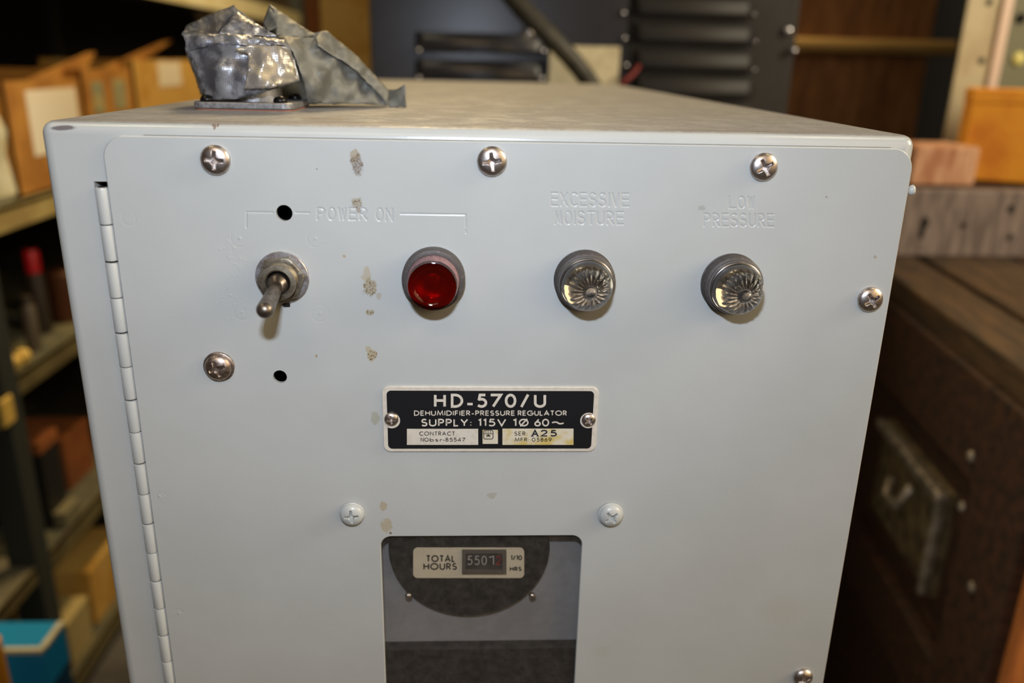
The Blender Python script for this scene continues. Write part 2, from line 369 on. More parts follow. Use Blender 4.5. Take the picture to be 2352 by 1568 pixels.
# ------------------------------------------------------------------ stroke lettering
def arc(cx, cy, rx, ry, a0, a1, n=14):
    return [(cx+rx*math.cos(math.radians(a0+(a1-a0)*k/n)), cy+ry*math.sin(math.radians(a0+(a1-a0)*k/n))) for k in range(n+1)]
G = {
 'A': (.80, [[(0, 0), (.4, 1), (.8, 0)], [(.13, .32), (.67, .32)]]),
 'B': (.52, [[(0, 0), (0, 1), (.26, 1)] + arc(.26, .765, .22, .235, 90, -90) + [(0, .53)], [(.26, .53)] + arc(.26, .265, .26, .265, 90, -90) + [(0, 0)]]),
 'C': (.78, [arc(.5, .5, .5, .5, 52, 308, 22)]),
 'D': (.72, [[(0, 0), (0, 1), (.22, 1)] + arc(.22, .5, .5, .5, 90, -90, 18) + [(0, 0)]]),
 'E': (.46, [[(.46, 1), (0, 1), (0, 0), (.46, 0)], [(0, .52), (.42, .52)]]),
 'F': (.42, [[(.42, 1), (0, 1), (0, 0)], [(0, .50), (.38, .50)]]),
 'G': (.95, [arc(.5, .5, .5, .5, 48, 360, 24) + [(.52, .5)]]),
 'H': (.64, [[(0, 0), (0, 1)], [(.64, 0), (.64, 1)], [(0, .52), (.64, .52)]]),
 'I': (.02, [[(.01, 0), (.01, 1)]]),
 'L': (.40, [[(0, 1), (0, 0), (.40, 0)]]),
 'M': (.90, [[(0, 0), (.12, 1), (.45, .12), (.78, 1), (.90, 0)]]),
 'N': (.68, [[(0, 0), (0, 1), (.68, 0), (.68, 1)]]),
 'O': (1.0, [arc(.5, .5, .5, .5, 0, 360, 28)]),
 'P': (.48, [[(0, 0), (0, 1), (.22, 1)] + arc(.22, .74, .26, .26, 90, -90) + [(0, .48)]]),
 'R': (.52, [[(0, 0), (0, 1), (.22, 1)] + arc(.22, .74, .26, .26, 90, -90) + [(0, .48)], [(.2, .48), (.52, 0)]]),
 'S': (.50, [arc(.25, .745, .22, .255, 35, 235, 12) + arc(.25, .26, .25, .26, 62, -150, 14)]),
 'T': (.56, [[(0, 1), (.56, 1)], [(.28, 1), (.28, 0)]]),
 'U': (.62, [[(0, 1), (0, .31)] + arc(.31, .31, .31, .31, 180, 360, 14) + [(.62, 1)]]),
 'V': (.72, [[(0, 1), (.36, 0), (.72, 1)]]),
 'W': (1.05, [[(0, 1), (.26, 0), (.525, .9), (.79, 0), (1.05, 1)]]),
 'X': (.66, [[(0, 0), (.66, 1)], [(0, 1), (.66, 0)]]),
 'Y': (.66, [[(0, 1), (.33, .45), (.66, 1)], [(.33, .45), (.33, 0)]]),
 '0': (.66, [arc(.33, .5, .33, .5, 0, 360, 26)]),
 '1': (.18, [[(0, .86), (.18, 1), (.18, 0)]]),
 '2': (.54, [arc(.27, .72, .27, .28, 170, -35, 12) + [(0, 0), (.56, 0)]]),
 '3': (.5, [arc(.25, .75, .22, .25, 150, -80, 12) + arc(.25, .27, .25, .27, 80, -150, 12)]),
 '4': (.6, [[(.46, 0), (.46, 1), (0, .25), (.6, .25)]]),
 '5': (.56, [[(.52, 1), (.16, 1), (.085, .53)], arc(.26, .32, .30, .32, 128, -140, 16)]),
 '6': (.58, [[(.42, 1), (.05, .44)], arc(.29, .30, .29, .30, 0, 360, 24)]),
 '7': (.58, [[(0, 1), (.58, 1), (.14, 0)]]),
 '8': (.52, [arc(.26, .75, .21, .25, 0, 360, 20), arc(.26, .26, .26, .26, 0, 360, 20)]),
 '9': (.58, [[(.16, 0), (.53, .56)], arc(.29, .70, .29, .30, 0, 360, 24)]),
 'b': (.52, [[(0, 1), (0, 0)], arc(.27, .28, .26, .28, 0, 360, 20)]),
 's': (.36, [arc(.18, .43, .16, .15, 35, 235, 10) + arc(.18, .14, .18, .15, 62, -150, 12)]),
 'r': (.26, [[(0, .57), (0, 0)], arc(.18, .36, .18, .2, 180, 60, 8)]),
 '-': (.34, [[(0, .34), (.34, .34)]]), '/': (.46, [[(0, -.04), (.46, 1.04)]]),
 ':': (.06, [[(.03, .06), (.03, .16)], [(.03, .50), (.03, .60)]]),
 '~': (.80, [arc(.2, .42, .2, .16, 180, 20, 10) + arc(.58, .52, .2, .2, 205, 350, 10)]),
 '@': (.66, [arc(.33, .5, .33, .5, 0, 360, 26), [(.06, -.08), (.6, 1.08)]]),
 ' ': (.36, [])}
def text_lines(txt, x0, x1, yt, yb, gap=.24, fixed=None):
    """polylines in the frame of the caller: cap top yt, baseline yb, from x0 to x1"""
    ws = [(fixed if fixed and c not in 'I ' else G[c][0]) for c in txt]
    tot = sum(ws) + gap*(len(txt)-1); k = (x1-x0)/tot; h = yb-yt; x = 0; out = []
    for c, wd in zip(txt, ws):
        g = G[c]; sx = wd/g[0] if g[0] else 1
        for pl in g[1]: out.append([(x0+(x+px*sx)*k, yb-py*h) for px, py in pl])
        x += wd+gap
    return out
LIFT = [0]
def ribbon(mb, pl, wd, mapf, mi=0):
    P = [np.array(p, float) for p in pl]
    P = [p for i, p in enumerate(P) if i == 0 or np.linalg.norm(p-P[i-1]) > 1e-6]
    if len(P) < 2: return
    closed = np.linalg.norm(P[0]-P[-1]) < 1e-3*wd and len(P) > 3
    if closed: P = P[:-1]
    n = len(P); L = []; Rr = []
    for i in range(n):
        a = P[i-1] if (i > 0 or closed) else None; b = P[(i+1) % n] if (i < n-1 or closed) else None
        d1 = (P[i]-a)/np.linalg.norm(P[i]-a) if a is not None else None
        d2 = (b-P[i])/np.linalg.norm(b-P[i]) if b is not None else None
        if d1 is None: d1 = d2
        if d2 is None: d2 = d1
        n1 = np.array([-d1[1], d1[0]]); n2 = np.array([-d2[1], d2[0]]); m = n1+n2; l = np.linalg.norm(m)
        m = n1 if l < 1e-6 else m/l; s = min(1/max(.3, float(m@n1)), 2.2)
        L.append(P[i]+m*wd/2*s); Rr.append(P[i]-m*wd/2*s)
    vs = [mapf(*p) for p in L] + [mapf(*p) for p in Rr]
    fs = [[i, (i+1) % n, n+(i+1) % n, n+i] for i in range(n if closed else n-1)]
    lift = 2.5e-6*(LIFT[0] % 13); LIFT[0] += 1               # crossing strokes never share one plane
    mb.add([(p[0], p[1]-lift, p[2]) for p in vs], fs, mi)

# ================================================================== THE CABINET
cab = thing('dehumidifier_cabinet', 'tall light grey painted metal cabinet with lamps, switch and small black nameplate on its front', 'cabinet')
HX = .145; DEPTH = .63; FY = .0013                    # frame front sits just behind the panel
pl = lambda u, v: (float(PY(u, v)[0]), float(PY(u, v)[2]))
XL = pl(245, 420)[0]; XR = HX - .0012; ZP = pl(1130, 325)[1]; ZB = ZT - .46
XH = pl(213, 430)[0]; ZH = pl(228, 418)[1]
# housing: rounded steel box, open front
bm = bmesh.new(); bmesh.ops.create_cube(bm, size=1)
for v in bm.verts: v.co = Vector((v.co.x*2*HX, FY + (v.co.y+.5)*(DEPTH-FY), (v.co.z+.5)*ZT))
bmesh.ops.bevel(bm, geom=list(bm.edges), offset=.0042, segments=6, affect='EDGES', profile=.5)
ff = max((f for f in bm.faces if f.normal.y < -.99), key=lambda f: f.calc_area())
front = [(v.co.x, v.co.z) for v in ff.verts]
bmesh.ops.delete(bm, geom=[ff], context='FACES_ONLY')
hb = MB(); hb.bm(bm, 0, True)
op = [(XH, ZB+.01), (XR-.012, ZB+.01), (XR-.012, ZP-.014), (XL+.008, ZP-.014), (XL+.008, ZH), (XH, ZH)]
fill(hb, [front, op], lambda x, z: (x, FY, z))
wall(hb, op, FY, FY+.02)
wall(hb, op, FY+.02, FY+.0201)
hous = hb.build('housing', m_house, cab); autosmooth(hous, 30)
hous.data.polygons.foreach_set('use_smooth', [True]*len(hous.data.polygons))
# dark lining behind the frame, so that the slot and the holes look into an unlit box
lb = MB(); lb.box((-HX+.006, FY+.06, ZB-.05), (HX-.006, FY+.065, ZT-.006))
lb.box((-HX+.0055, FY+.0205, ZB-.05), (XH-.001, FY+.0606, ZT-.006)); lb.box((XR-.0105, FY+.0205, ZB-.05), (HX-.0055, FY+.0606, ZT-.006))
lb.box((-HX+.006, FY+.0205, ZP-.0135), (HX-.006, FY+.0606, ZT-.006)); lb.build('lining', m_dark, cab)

# front panel with stamped legends ------------------------------------------------
out0 = rrect(XL, XR, ZB, ZP, (.004, .004, .0075, .0075), 10)
inn0 = rrect(XL+.0004, XR-.0004, ZB+.0004, ZP-.0004, (.0036, .0036, .0071, .0071), 10)
def circ(u, v, r, n=48):
    c = pl(u, v); return [(c[0]+r*math.cos(2*math.pi*k/n), c[1]+r*math.sin(2*math.pi*k/n)) for k in range(n)]
h1 = circ(653, 489, .0027); h2 = circ(643, 865, .00245)
wx0, wz1 = pl(875, 1236); wx1 = pl(1336, 1260)[0]; wx0 = pl(876, 1290)[0]; wz1 = pl(1100, 1231)[1]; wz0 = ZT - .33
win = rrect(wx0, wx1, wz0, wz1, .0042, 10); win_in = rrect(wx0-.0003, wx1+.0003, wz0-.0003, wz1+.0003, .0045, 10)
E_ = 6.0                                           # engraved letters: mean stroke 6 px of the photograph
seg = []                                           # (polyline in metres, half width, depth)
def engrave(lines, half=.00042, depth=.00017):
    for l in lines: seg.append(([pl(*p) for p in l], half, depth))
def eng_text(t, x0, x1, yt, yb, slope=0):
    L = text_lines(t, x0, x1, yt, yb, .34, .62)
    engrave([[(x, y+(x-x0)*slope) for x, y in l] for l in L])
eng_text('POWER', 729, 842, 478, 504, .004); eng_text('ON', 864, 901, 479, 506, .02)
eng_text('EXCESSIVE', 1266, 1443, 443, 472, .012); eng_text('MOISTURE', 1275, 1431, 486, 514, .008)
eng_text('LOW', 1675, 1732, 452, 478, .006); eng_text('PRESSURE', 1617, 1776, 491, 519, .008)
engrave([[(566, 524), (566, 487), (634, 488)], [(674, 488), (711, 489)], [(920, 491), (1070, 493), (1070, 535)]], .00038, .00016)
rings = [(551, 547, 20, 150, 420), (725, 548, 19, 100, 330), (735, 719, 20, 40, 400), (556, 717, 19, 140, 330), (296, 502, 15, 120, 400),
         (371, 1140, 12, 0, 200), (411, 1408, 11, 0, 160)]
bumps = []
for _ in range(70): bumps.append((random.gauss(535, 24), random.uniform(540, 735), random.uniform(.0002, .00036), random.uniform(.00004, .00009)))
for (u, v) in ((551, 547), (725, 548), (735, 719), (556, 717), (367, 1140), (411, 1408), (529, 678)): bumps.append((u, v, .00035, .00016))
BP = [(pl(u, v), s, h) for u, v, s, h in bumps]
def height(X, Z):
    D = np.zeros_like(X)
    for p, half, dep in seg:
        a = np.array(p)
        bx0, bz0 = a.min(0)-.001; bx1, bz1 = a.max(0)+.001
        msk = (X > bx0) & (X < bx1) & (Z > bz0) & (Z < bz1)
        if not msk.any(): continue
        x = X[msk]; z = Z[msk]; dd = np.full(x.shape, 1.)
        for q, r in zip(a[:-1], a[1:]):
            e = r-q; t = np.clip(((x-q[0])*e[0]+(z-q[1])*e[1])/max(e@e, 1e-12), 0, 1)
            dd = np.minimum(dd, np.hypot(x-q[0]-t*e[0], z-q[1]-t*e[1]))
        s = np.clip((dd/half-.35)/.65, 0, 1); s = 1-s*s*(3-2*s)
        D[msk] = np.maximum(D[msk], dep*s)
    for (u, v, rp, a0, a1) in rings:
        c = pl(u, v); r = rp*.000152; d = np.abs(np.hypot(X-c[0], Z-c[1])-r)
        an = np.degrees(np.arctan2(Z-c[1], X-c[0])) % 360
        on = ((an-a0) % 360) < (a1-a0)
        D = np.where(on, D + .00007*np.exp(-(d/.00016)**2), D)
    for c, s, h in BP: D = D - h*np.exp(-((X-c[0])**2+(Z-c[1])**2)/(2*s*s)*1.6)
    return D
pb = MB(); holes = [h1, h2, win_in]
def patch(u0, v0, u1, v1, res):
    x0, z1 = pl(u0, v0); x1, z0 = pl(u1, v1)
    nx = int((x1-x0)/res)+1; nz = int((z1-z0)/res)+1
    X, Z = np.meshgrid(np.linspace(x0, x1, nx), np.linspace(z0, z1, nz))
    Y = height(X, Z); Y[0] = Y[-1] = 0; Y[:, 0] = Y[:, -1] = 0
    V = np.stack([X.ravel(), Y.ravel(), Z.ravel()], 1).tolist()
    i = np.arange(nx*nz).reshape(nz, nx)
    Fc = np.stack([i[:-1, :-1].ravel(), i[:-1, 1:].ravel(), i[1:, 1:].ravel(), i[1:, :-1].ravel()], 1).tolist()
    pb.add(V, Fc, 0, True); holes.append([(x0, z0), (x1, z0), (x1, z1), (x0, z1)])
patch(556, 476, 632, 525, .00017); patch(676, 470, 1080, 524, .00016); patch(1058, 526, 1080, 541, .00016)
patch(1256, 434, 1452, 522, .00015); patch(1608, 444, 1786, 526, .00015)
patch(490, 527, 577, 745, .00020); patch(700, 527, 760, 745, .00022)
patch(276, 484, 316, 522, .00022); patch(355, 1126, 388, 1156, .00022); patch(396, 1392, 426, 1424, .00022)
fill(pb, [inn0] + holes, lambda x, z: (x, 0, z))
wall(pb, inn0, 0, .0004, 0, out0); wall(pb, out0, .0004, .0012)
wall(pb, win_in, 0, .0003, 0, win); wall(pb, win, .0003, .0016)
for h in (h1, h2): wall(pb, h, 0, .0016)
panel = pb.build('front_panel', m_panel, cab, recalc=False)
bm = bmesh.new(); bm.from_mesh(panel.data)
for f in bm.faces:
    if f.normal.y > .5: f.normal_flip()
bm.to_mesh(panel.data); bm.free()

sx0, sz0 = pl(292, 326); sx1 = pl(2050, 345)[0]
MB().box((sx0+.005, FY-.00010, ZP+.00002), (sx1, FY+.0002, ZP+.00017)).build('seam_shadow', M('seam_shade', (92, 88, 84), .8), cab)  # dark strip stands in for the shadow in the panel's top gap
p = PY(2087, 437, .004)
db = bmesh.new(); bmesh.ops.create_icosphere(db, subdivisions=3, radius=1)
for v in db.verts: v.co = Vector((HX+.0010 + v.co.x*.0013, .0022 + v.co.y*.0014, p[2] + v.co.z*(.0022 if v.co.z > 0 else .0014)))
MB().bm(db, 0, True).build('paint_drip', m_paint, cab)
# piano hinge ---------------------------------------------------------------------
xk = (XH + XL)/2; RK = (XL-XH)/2*.97; PITCH = .01262; ztop = pl(228, 429)[1]
hinge = MB().lathe([(.0011, 0), (.0011, .44)], (xk, .0014, ztop-.44), 12, ax=(0, 0, 1)).build('piano_hinge', m_pin, cab)
kn = None
for i in range(34):
    g0, g1 = (.0003, .00012) if i % 2 == 0 else (.00012, .0003)
    b = MB(); L = PITCH-g0-g1; z = ztop-(i+1)*PITCH+g1
    if i < 2: b.lathe([(RK*.72, 0), (RK*.94, .00012), (RK, .0006), (RK, L-.0006), (RK*.94, L-.00012), (RK*.72, L)], (0, 0, 0), 28, ax=(0, 0, 1))
    if kn is None or i < 2:
        k_ = b.build('knuckle', m_paint, hinge, (xk, .0014, z)); autosmooth(k_, 40)
        if i == 0: kA = k_
        else: kB = k_
        kn = k_
    else:
        k_ = (kA if i % 2 == 0 else kB).copy(); COL.objects.link(k_); k_.parent = hinge; k_.location = (xk, .0014, z)
# slim return of the frame and the panel edge beside the knuckles
MB().box((XH-.0004, .0034, ZB+.012), (XL+.004, .006, ZH-.003)).build('hinge_leaf', m_pin, cab)

# screws --------------------------------------------------------------------------
def screw_mesh(name, R, H, rot, mat, filled=0., n=120, rings_=56):
    rr = np.concatenate([np.linspace(.0, .72, rings_-14), np.linspace(.74, 1., 14)]); V = []; Fc = []
    an = np.linspace(0, 2*math.pi, n, endpoint=False)
    for r in rr:
        x = np.cos(an)*r; z = np.sin(an)*r
        h = H*(.16 + .84*np.sqrt(np.maximum(0, 1-(r*.985)**2.3)))
        c, s = math.cos(rot), math.sin(rot); u = x*c+z*s; w_ = -x*s+z*c; au, aw = np.abs(u), np.abs(w_)
        lo = np.maximum(au, aw); wid = np.minimum(au, aw)
        half = .125 - .05*lo
        inside = 1-np.clip((wid-half)/.045+.5, 0, 1)
        # rounded inner fillets between the arms
        inside = np.maximum(inside, 1-np.clip((lo+wid-.36)/.06+.5, 0, 1))
        endf = 1-np.clip((lo-.60)/.05+.5, 0, 1)
        dep = (H*.80)*(1-.55*np.clip(lo/.62, 0, 1))*inside*endf*(1-filled)
        for xx, zz, hh in zip(x, z, h-dep): V.append((xx*R, -hh, zz*R))
    for x, z in zip(np.cos(an), np.sin(an)): V.append((x*R*.985, .0, z*R*.985))
    k = len(rr)
    for i in range(k):
        for j in range(n): Fc.append([i*n+j, i*n+(j+1) % n, (i+1)*n+(j+1) % n, (i+1)*n+j])
    b = MB(); b.add(V, Fc, 0, True); me = b.build(name, mat, None); return me
def put_screw(u, v, dia, rot, mat, name='pan_head_screw', label=None, washer=None, hh=.0027, filled=0, parent=None, y=0.):
    p = PY(u, v, y-.0014); R = dia*.000152/2
    o = screw_mesh(name, R, hh if dia > 50 else R*.62, math.radians(rot), mat, filled); o.parent = parent or cab
    lift = 0
    if washer:
        lift = .0009
        MB().lathe([(washer*.00015/2, 0), (washer*.00015/2, .0007), (washer*.00015/2-.0003, .0009), (R*.8, .0009)], (0, 0, 0), 48).build('washer', mat, o, (0, .0009, 0))
    o.location = (p[0], y-lift, p[2])
    if label: o['label'] = label
    return o
put_screw(493, 368, 64, -3, m_steel); put_screw(1130, 371, 65, 8, m_steel); put_screw(1756, 384, 62, 30, m_steel)
put_screw(2001, 689, 60, 33, m_steel); put_screw(1846, 1558, 54, 20, m_steel)
put_screw(501, 844, 62, 20, m_oldsteel, label='worn screw with clogged cross recess', washer=72, filled=.55)
put_screw(808, 1182, 57, 5, m_paint, label='screw painted grey', washer=63, filled=.1)
put_screw(1403, 1184, 58, 38, m_paint, label='screw painted grey', washer=66, filled=.1)

# toggle switch -------------------------------------------------------------------
tc = pl(649, 637)
tw = MB().lathe([(.0091, 0), (.0091, .0007), (.0088, .0010), (.006, .0010)], (0, 0, 0), 64).build('toggle_switch', m_washer, cab, (tc[0], 0, tc[1])); autosmooth(tw)
tw['label'] = 'metal toggle switch with bat lever pointing down'
MB().box((-.0004, -.0008, -.0103), (.0020, 0, -.0085), bev=.0003).build('locating_tab', m_hole, tw)
hexp = [(.0083*math.cos(math.radians(60*k+8)), .0083*math.sin(math.radians(60*k+8))) for k in range(6)]
nb = MB(); N6 = 48
def hexr(t):
    a = (t-math.radians(8)) % (math.pi/3) - math.pi/6; return .0072/math.cos(a)
ring = lambda k, h: [(k(t)*math.cos(t), -h, k(t)*math.sin(t)) for t in [2*math.pi*i/96 for i in range(96)]]
rows = [ring(hexr, .001), ring(hexr, .0030), ring(lambda t: min(hexr(t), .0078), .0034), ring(lambda t: .0071, .0036), ring(lambda t: .0058, .0036)]
nb.add(sum(rows, []), [[i*96+j, i*96+(j+1) % 96, (i+1)*96+(j+1) % 96, (i+1)*96+j] for i in range(4) for j in range(96)], 0)
autosmooth(nb.build('hex_nut', m_nickel, tw), 25)
thr = [(.0060, .003)]
for i in range(5): thr += [(.0060, .0036+i*.0007), (.0056, .0036+i*.0007+.00035)]
thr += [(.0060, .0072), (.0058, .0078), (.0045, .0080), (.0040, .0074), (.0040, .003)]
autosmooth(MB().lathe(thr, (0, 0, 0), 64, close=False).build('threaded_bushing', m_nickel, tw), 30)
tip = PY(609, 711, -.0245); base = np.array([tc[0], -.0045, tc[1]])
t0 = Vector(base) - Vector((tc[0], 0, tc[1])); t1 = Vector(tip) - Vector((tc[0], 0, tc[1]))
ax = (t1-t0); L = ax.length; prof = [(.0034, 0), (.0036, .0018), (.0034, .0034), (.0023, .0044), (.0021, .0055)]
for k in range(7): prof.append((.0021+.0007*k/6, .0055+(L-.0055)*k/6))
for k in range(1, 9):
    a = math.radians(90*k/8*.97); prof.append((.0028*math.cos(a), L+.0028*math.sin(a)))
MB().lathe(prof, t0, 40, ax=ax).build('lever', m_lever, tw)
MB().lathe([(.0040, .0046), (.0001, .0046)], (0, 0, 0), 32, close=False).build('boot', m_pin, tw)

# pilot lamps ---------------------------------------------------------------------
def knurled(R, h0, h1, n=150, rows=9):
    V = []; Fc = []
    for i in range(rows+1):
        h = h0+(h1-h0)*i/rows
        for k in range(n): V.append(((R - (.00018 if (k+i) % 2 else 0))*math.cos(2*math.pi*k/n), -h, (R - (.00018 if (k+i) % 2 else 0))*math.sin(2*math.pi*k/n)))
    for i in range(rows):
        for k in range(n): Fc.append([i*n+k, i*n+(k+1) % n, (i+1)*n+(k+1) % n, (i+1)*n+k])
    return V, Fc
def clear_lamp(u, v, label):
    c = PY(u, v, -.0045)
    b = MB(); b.add(*knurled(.0104, .0006, .0044)); b.lathe([(.0106, 0), (.0106, .0006), (.0104, .0007)], n=64, close=False)
    b.lathe([(.0103, .0044), (.0098, .0050), (.0092, .0052), (.0090, .0052)], n=64, close=False)
    o = b.build('indicator_lamp', m_black_bezel, cab, (c[0], 0, c[2])); autosmooth(o, 45); o['label'] = label
    autosmooth(MB().lathe([(.0094, .0046), (.0094, .0072), (.0092, .0076), (.0088, .0078), (.0085, .0076), (.0085, .0045)], n=64, close=False).build('rim', m_rim, o), 40)
    # fluted dome: solid clear plastic
    n = 216; V = []; Fc = []; rows = []
    prof = [(.0086, .0050), (.0087, .0078), (.0086, .0094), (.0083, .0110), (.0078, .0124), (.0071, .0137), (.0062, .0149), (.0052, .0159),
            (.0041, .0166), (.0032, .0170), (.0026, .0171), (.0022, .0170), (.00205, .0173), (.0020, .0180), (.0017, .0188), (.0012, .0194), (.0006, .0197), (.00012, .0198)]
    for (r, h) in prof:
        amp = .00060*max(0., min(1., (.0080-r)/.0016))*(1 if r > .0026 else 0)
        for k in range(n):
            t = 2*math.pi*k/n; f = abs(math.cos(9.5*t*20/19)) if False else abs(math.cos(10*t))
            V.append(((r-amp*.5*(1-f)*1.2)*math.cos(t), -(h-amp*(1-f)), (r-amp*.5*(1-f)*1.2)*math.sin(t)))
    for i in range(len(prof)-1):
        for k in range(n): Fc.append([i*n+k, i*n+(k+1) % n, (i+1)*n+(k+1) % n, (i+1)*n+k])
    Fc.append(list(range(n))); Fc.append([(len(prof)-1)*n+k for k in range(n)])
    MB().add(V, Fc, 0, True).build('fluted_lens', m_clear, o)
    MB().lathe([(.0086, .0046), (.006, .0022), (.0025, .0014), (.0001, .0014)], n=48, close=False).build('socket', m_reflect, o)
    return o
clear_lamp(1345, 649, 'clear fluted lamp under EXCESSIVE MOISTURE'); clear_lamp(1686, 657, 'clear fluted lamp under LOW PRESSURE')
c = PY(995, 645, -.005)
b = MB(); b.lathe([(.0108, 0), (.0108, .0038), (.0105, .0046), (.0099, .0049), (.0089, .0049), (.0088, .004)], n=72, close=False)
rl = b.build('indicator_lamp', m_black_bezel, cab, (c[0], 0, c[2])); autosmooth(rl, 40); rl['label'] = 'red lamp with grey bezel'
autosmooth(MB().lathe([(.0089, .003), (.0087, .0080), (.0083, .0105)], n=64, close=False).build('lens_tube', m_dustpink, rl), 40)
autosmooth(MB().lathe([(.0079, .0084), (.00815, .0086), (.00825, .0122), (.0081, .0127), (.0076, .0129), (.0062, .0127), (.0056, .0121), (.0050, .0122), (.0030, .0127), (.0002, .0129)],
           n=72).build('red_lens', m_red, rl), 50)
autosmooth(MB().lathe([(.0080, .0083), (.0066, .0068), (.0058, .0078), (.0040, .0060), (.0024, .0058), (.0018, .0066), (.0002, .0068)], n=64, close=False).build('reflector', m_redin, rl), 50)

# nameplate -----------------------------------------------------------------------
cpx = lambda cx, cy: (850+cx/4.276, 860+cy/4.276)                # coordinates of the enlarged plate
pm = lambda y: (lambda cx, cy: tuple(PY(*cpx(cx, cy), y)))
px0, pz1 = pl(*cpx(118, 118)); px1, _ = pl(*cpx(2240, 118)); pz0 = pl(*cpx(1180, 748))[1]; px0 = pl(*cpx(121, 240))[0]; px1 = pl(*cpx(2238, 240))[0]; pz1 = pl(*cpx(1180, 113))[1]
o1 = rrect(px0, px1, pz0, pz1, .0026, 8); o2 = rrect(px0+.0002, px1-.0002, pz0+.0002, pz1-.0002, .0024, 8)
b = MB(); fill(b, [o2], lambda x, z: (x, -.0008, z)); wall(b, o2, -.0008, -.0006, 0, o1); wall(b, o1, -.0006, -.00002)
plate = b.build('nameplate', m_alu, cab); plate['label'] = 'black and silver nameplate reading HD-570/U'
fx0 = px0+.00165; fx1 = px1-.00165; fz0 = pz0+.0013; fz1 = pz1-.0015
scw = [pl(*cpx(205, 441)), pl(*cpx(2150, 441))]
b = MB(); fill(b, [rrect(fx0, fx1, fz0, fz1, .0016, 8)], lambda x, z: (x, -.00085, z)); b.build('black_field', m_blackfill, plate)
b = MB()
for s_ in scw: b.lathe([(.0031, .00089), (.0001, .00089)], (s_[0] + (.0003 if s_[0] < 0 else -.0003), 0, s_[1]), 40, close=False)
f_ = pm(-.0009)
def cquad(b, x0, y0, x1, y1, y, mi=0): f = pm(y); b.add([f(x0, y0), f(x1, y0), f(x1, y1), f(x0, y1)], [[0, 1, 2, 3]], mi)
cquad(b, 362, 532, 1062, 690, -.0009); cquad(b, 1105, 542, 1256, 680, -.0009, 1); cquad(b, 1300, 530, 1998, 690, -.0009, 1)
b.build('bare_fields', [m_alu, m_alu_stain], plate)
b = MB()
for ch, x0, x1 in (('H', 640, 732), ('D', 806, 902), ('5', 1056, 1138), ('7', 1185, 1284), ('0', 1336, 1424), ('/', 1486, 1552), ('U', 1622, 1716)):
    for l in text_lines(ch, x0, x1, 200, 313): ribbon(b, l, 26, f_)
ribbon(b, [(955, 289), (1008, 289)], 24, f_)
for l in text_lines('DEHUMIDIFIER-PRESSURE', 436, 1418, 357, 399, .30): ribbon(b, l, 9.5, f_)
for l in text_lines('REGULATOR', 1455, 1928, 357, 399, .30): ribbon(b, l, 9.5, f_)
for t_, x0, x1 in (('SUPPLY:', 508, 992), ('115V', 1066, 1330), ('1@', 1408, 1550), ('60', 1620, 1752), ('~', 1790, 1902)):
    for l in text_lines(t_, x0, x1, 440, 502, .30): ribbon(b, l, 14, f_)
b.build('lettering', m_alu, plate)
b = MB(); fk = pm(-.00094)
for t_, x0, x1, yt, yb in (('CONTRACT', 486, 832, 562, 596), ('NO', 500, 572, 622, 655), ('bsr', 588, 706, 622, 655), ('-', 716, 732, 622, 655), ('85547', 744, 932, 622, 655),
                           ('SER:', 1420, 1544, 562, 597), ('MFR:', 1424, 1560, 622, 655), ('05869', 1592, 1782, 622, 655)):
    for l in text_lines(t_, x0, x1, yt, yb, .34): ribbon(b, l, 6.2, fk)
# inspector's stamp: rounded square, bar, dots and a small cross-legged mark
ribbon(b, [(x, y) for x, y in rrect(1116, 1208, 546, 632, 16, 5)] + [rrect(1116, 1208, 546, 632, 16, 5)[0]], 7, fk)
ribbon(b, [(1118, 580), (1206, 580)], 6, fk)
for x in (1138, 1160, 1184): ribbon(b, [(x-5, 563), (x+6, 565)], 10, fk)
for l in ([(1140, 594), (1182, 594)], [(1160, 584), (1160, 600)], [(1142, 612), (1162, 598), (1182, 612)], [(1148, 604), (1176, 604)]): ribbon(b, l, 7, fk)
b.build('printed_text', m_ink, plate)
b = MB()
for t_, x0, x1 in (('A', 1592, 1648), ('2', 1682, 1736), ('5', 1772, 1828)):
    for l in text_lines(t_, x0, x1, 548, 602): ribbon(b, l, 14, fk)
ribbon(b, [(1580, 604), (1606, 604)], 8, fk); ribbon(b, [(1634, 604), (1660, 604)], 8, fk)
b.build('stamped_number', m_stamp, plate)
for s_, (u, v), rt in zip(scw, ((898, 965), (1353, 967)), (10, 38)):
    put_screw(u, v, 34, rt, m_steel, 'plate_screw', parent=plate, y=-.0008)

# window and hour meter -----------------------------------------------------------
MB().box((wx0-.004, .0017, wz0-.004), (wx1+.004, .0027, wz1+.004)).build('window_pane', m_pane, cab)
YB = .0105
b = MB(); b.box((wx0-.03, YB, wz0-.02), (wx1+.03, YB+.002, wz1+.008)); b.build('meter_plate', m_intgrey, cab)
ym = YB-.004
cm = PY(1078, 1262, ym); rm = float(np.linalg.norm(PY(1263, 1275, ym)-PY(893, 1275, ym))/2)
hm = autosmooth(MB().lathe([(rm, 0), (rm, .0030), (rm-.001, .0038), (rm-.004, .0040), (.001, .0040)], (0, 0, 0), 96).build('hour_meter', m_meter, cab, (cm[0], YB, cm[2])), 30)
hm['label'] = 'round black hour meter behind the window'
loc = np.array([cm[0], YB, cm[2]])
hf = lambda u, v, y=ym-.0004: tuple(PY(u, v, y)-loc)
b = MB(); lp = []
for (x, y) in rrect(949, 1204, 1258, 1327, (10, 10, 10, 10), 6): lp.append((x, y))
b.slab([hf(x, y, ym-.0004) for x, y in lp][::-1], (0, .0004, 0)); b.build('dial_plate', m_cream, hm)
b = MB(); b3 = MB()
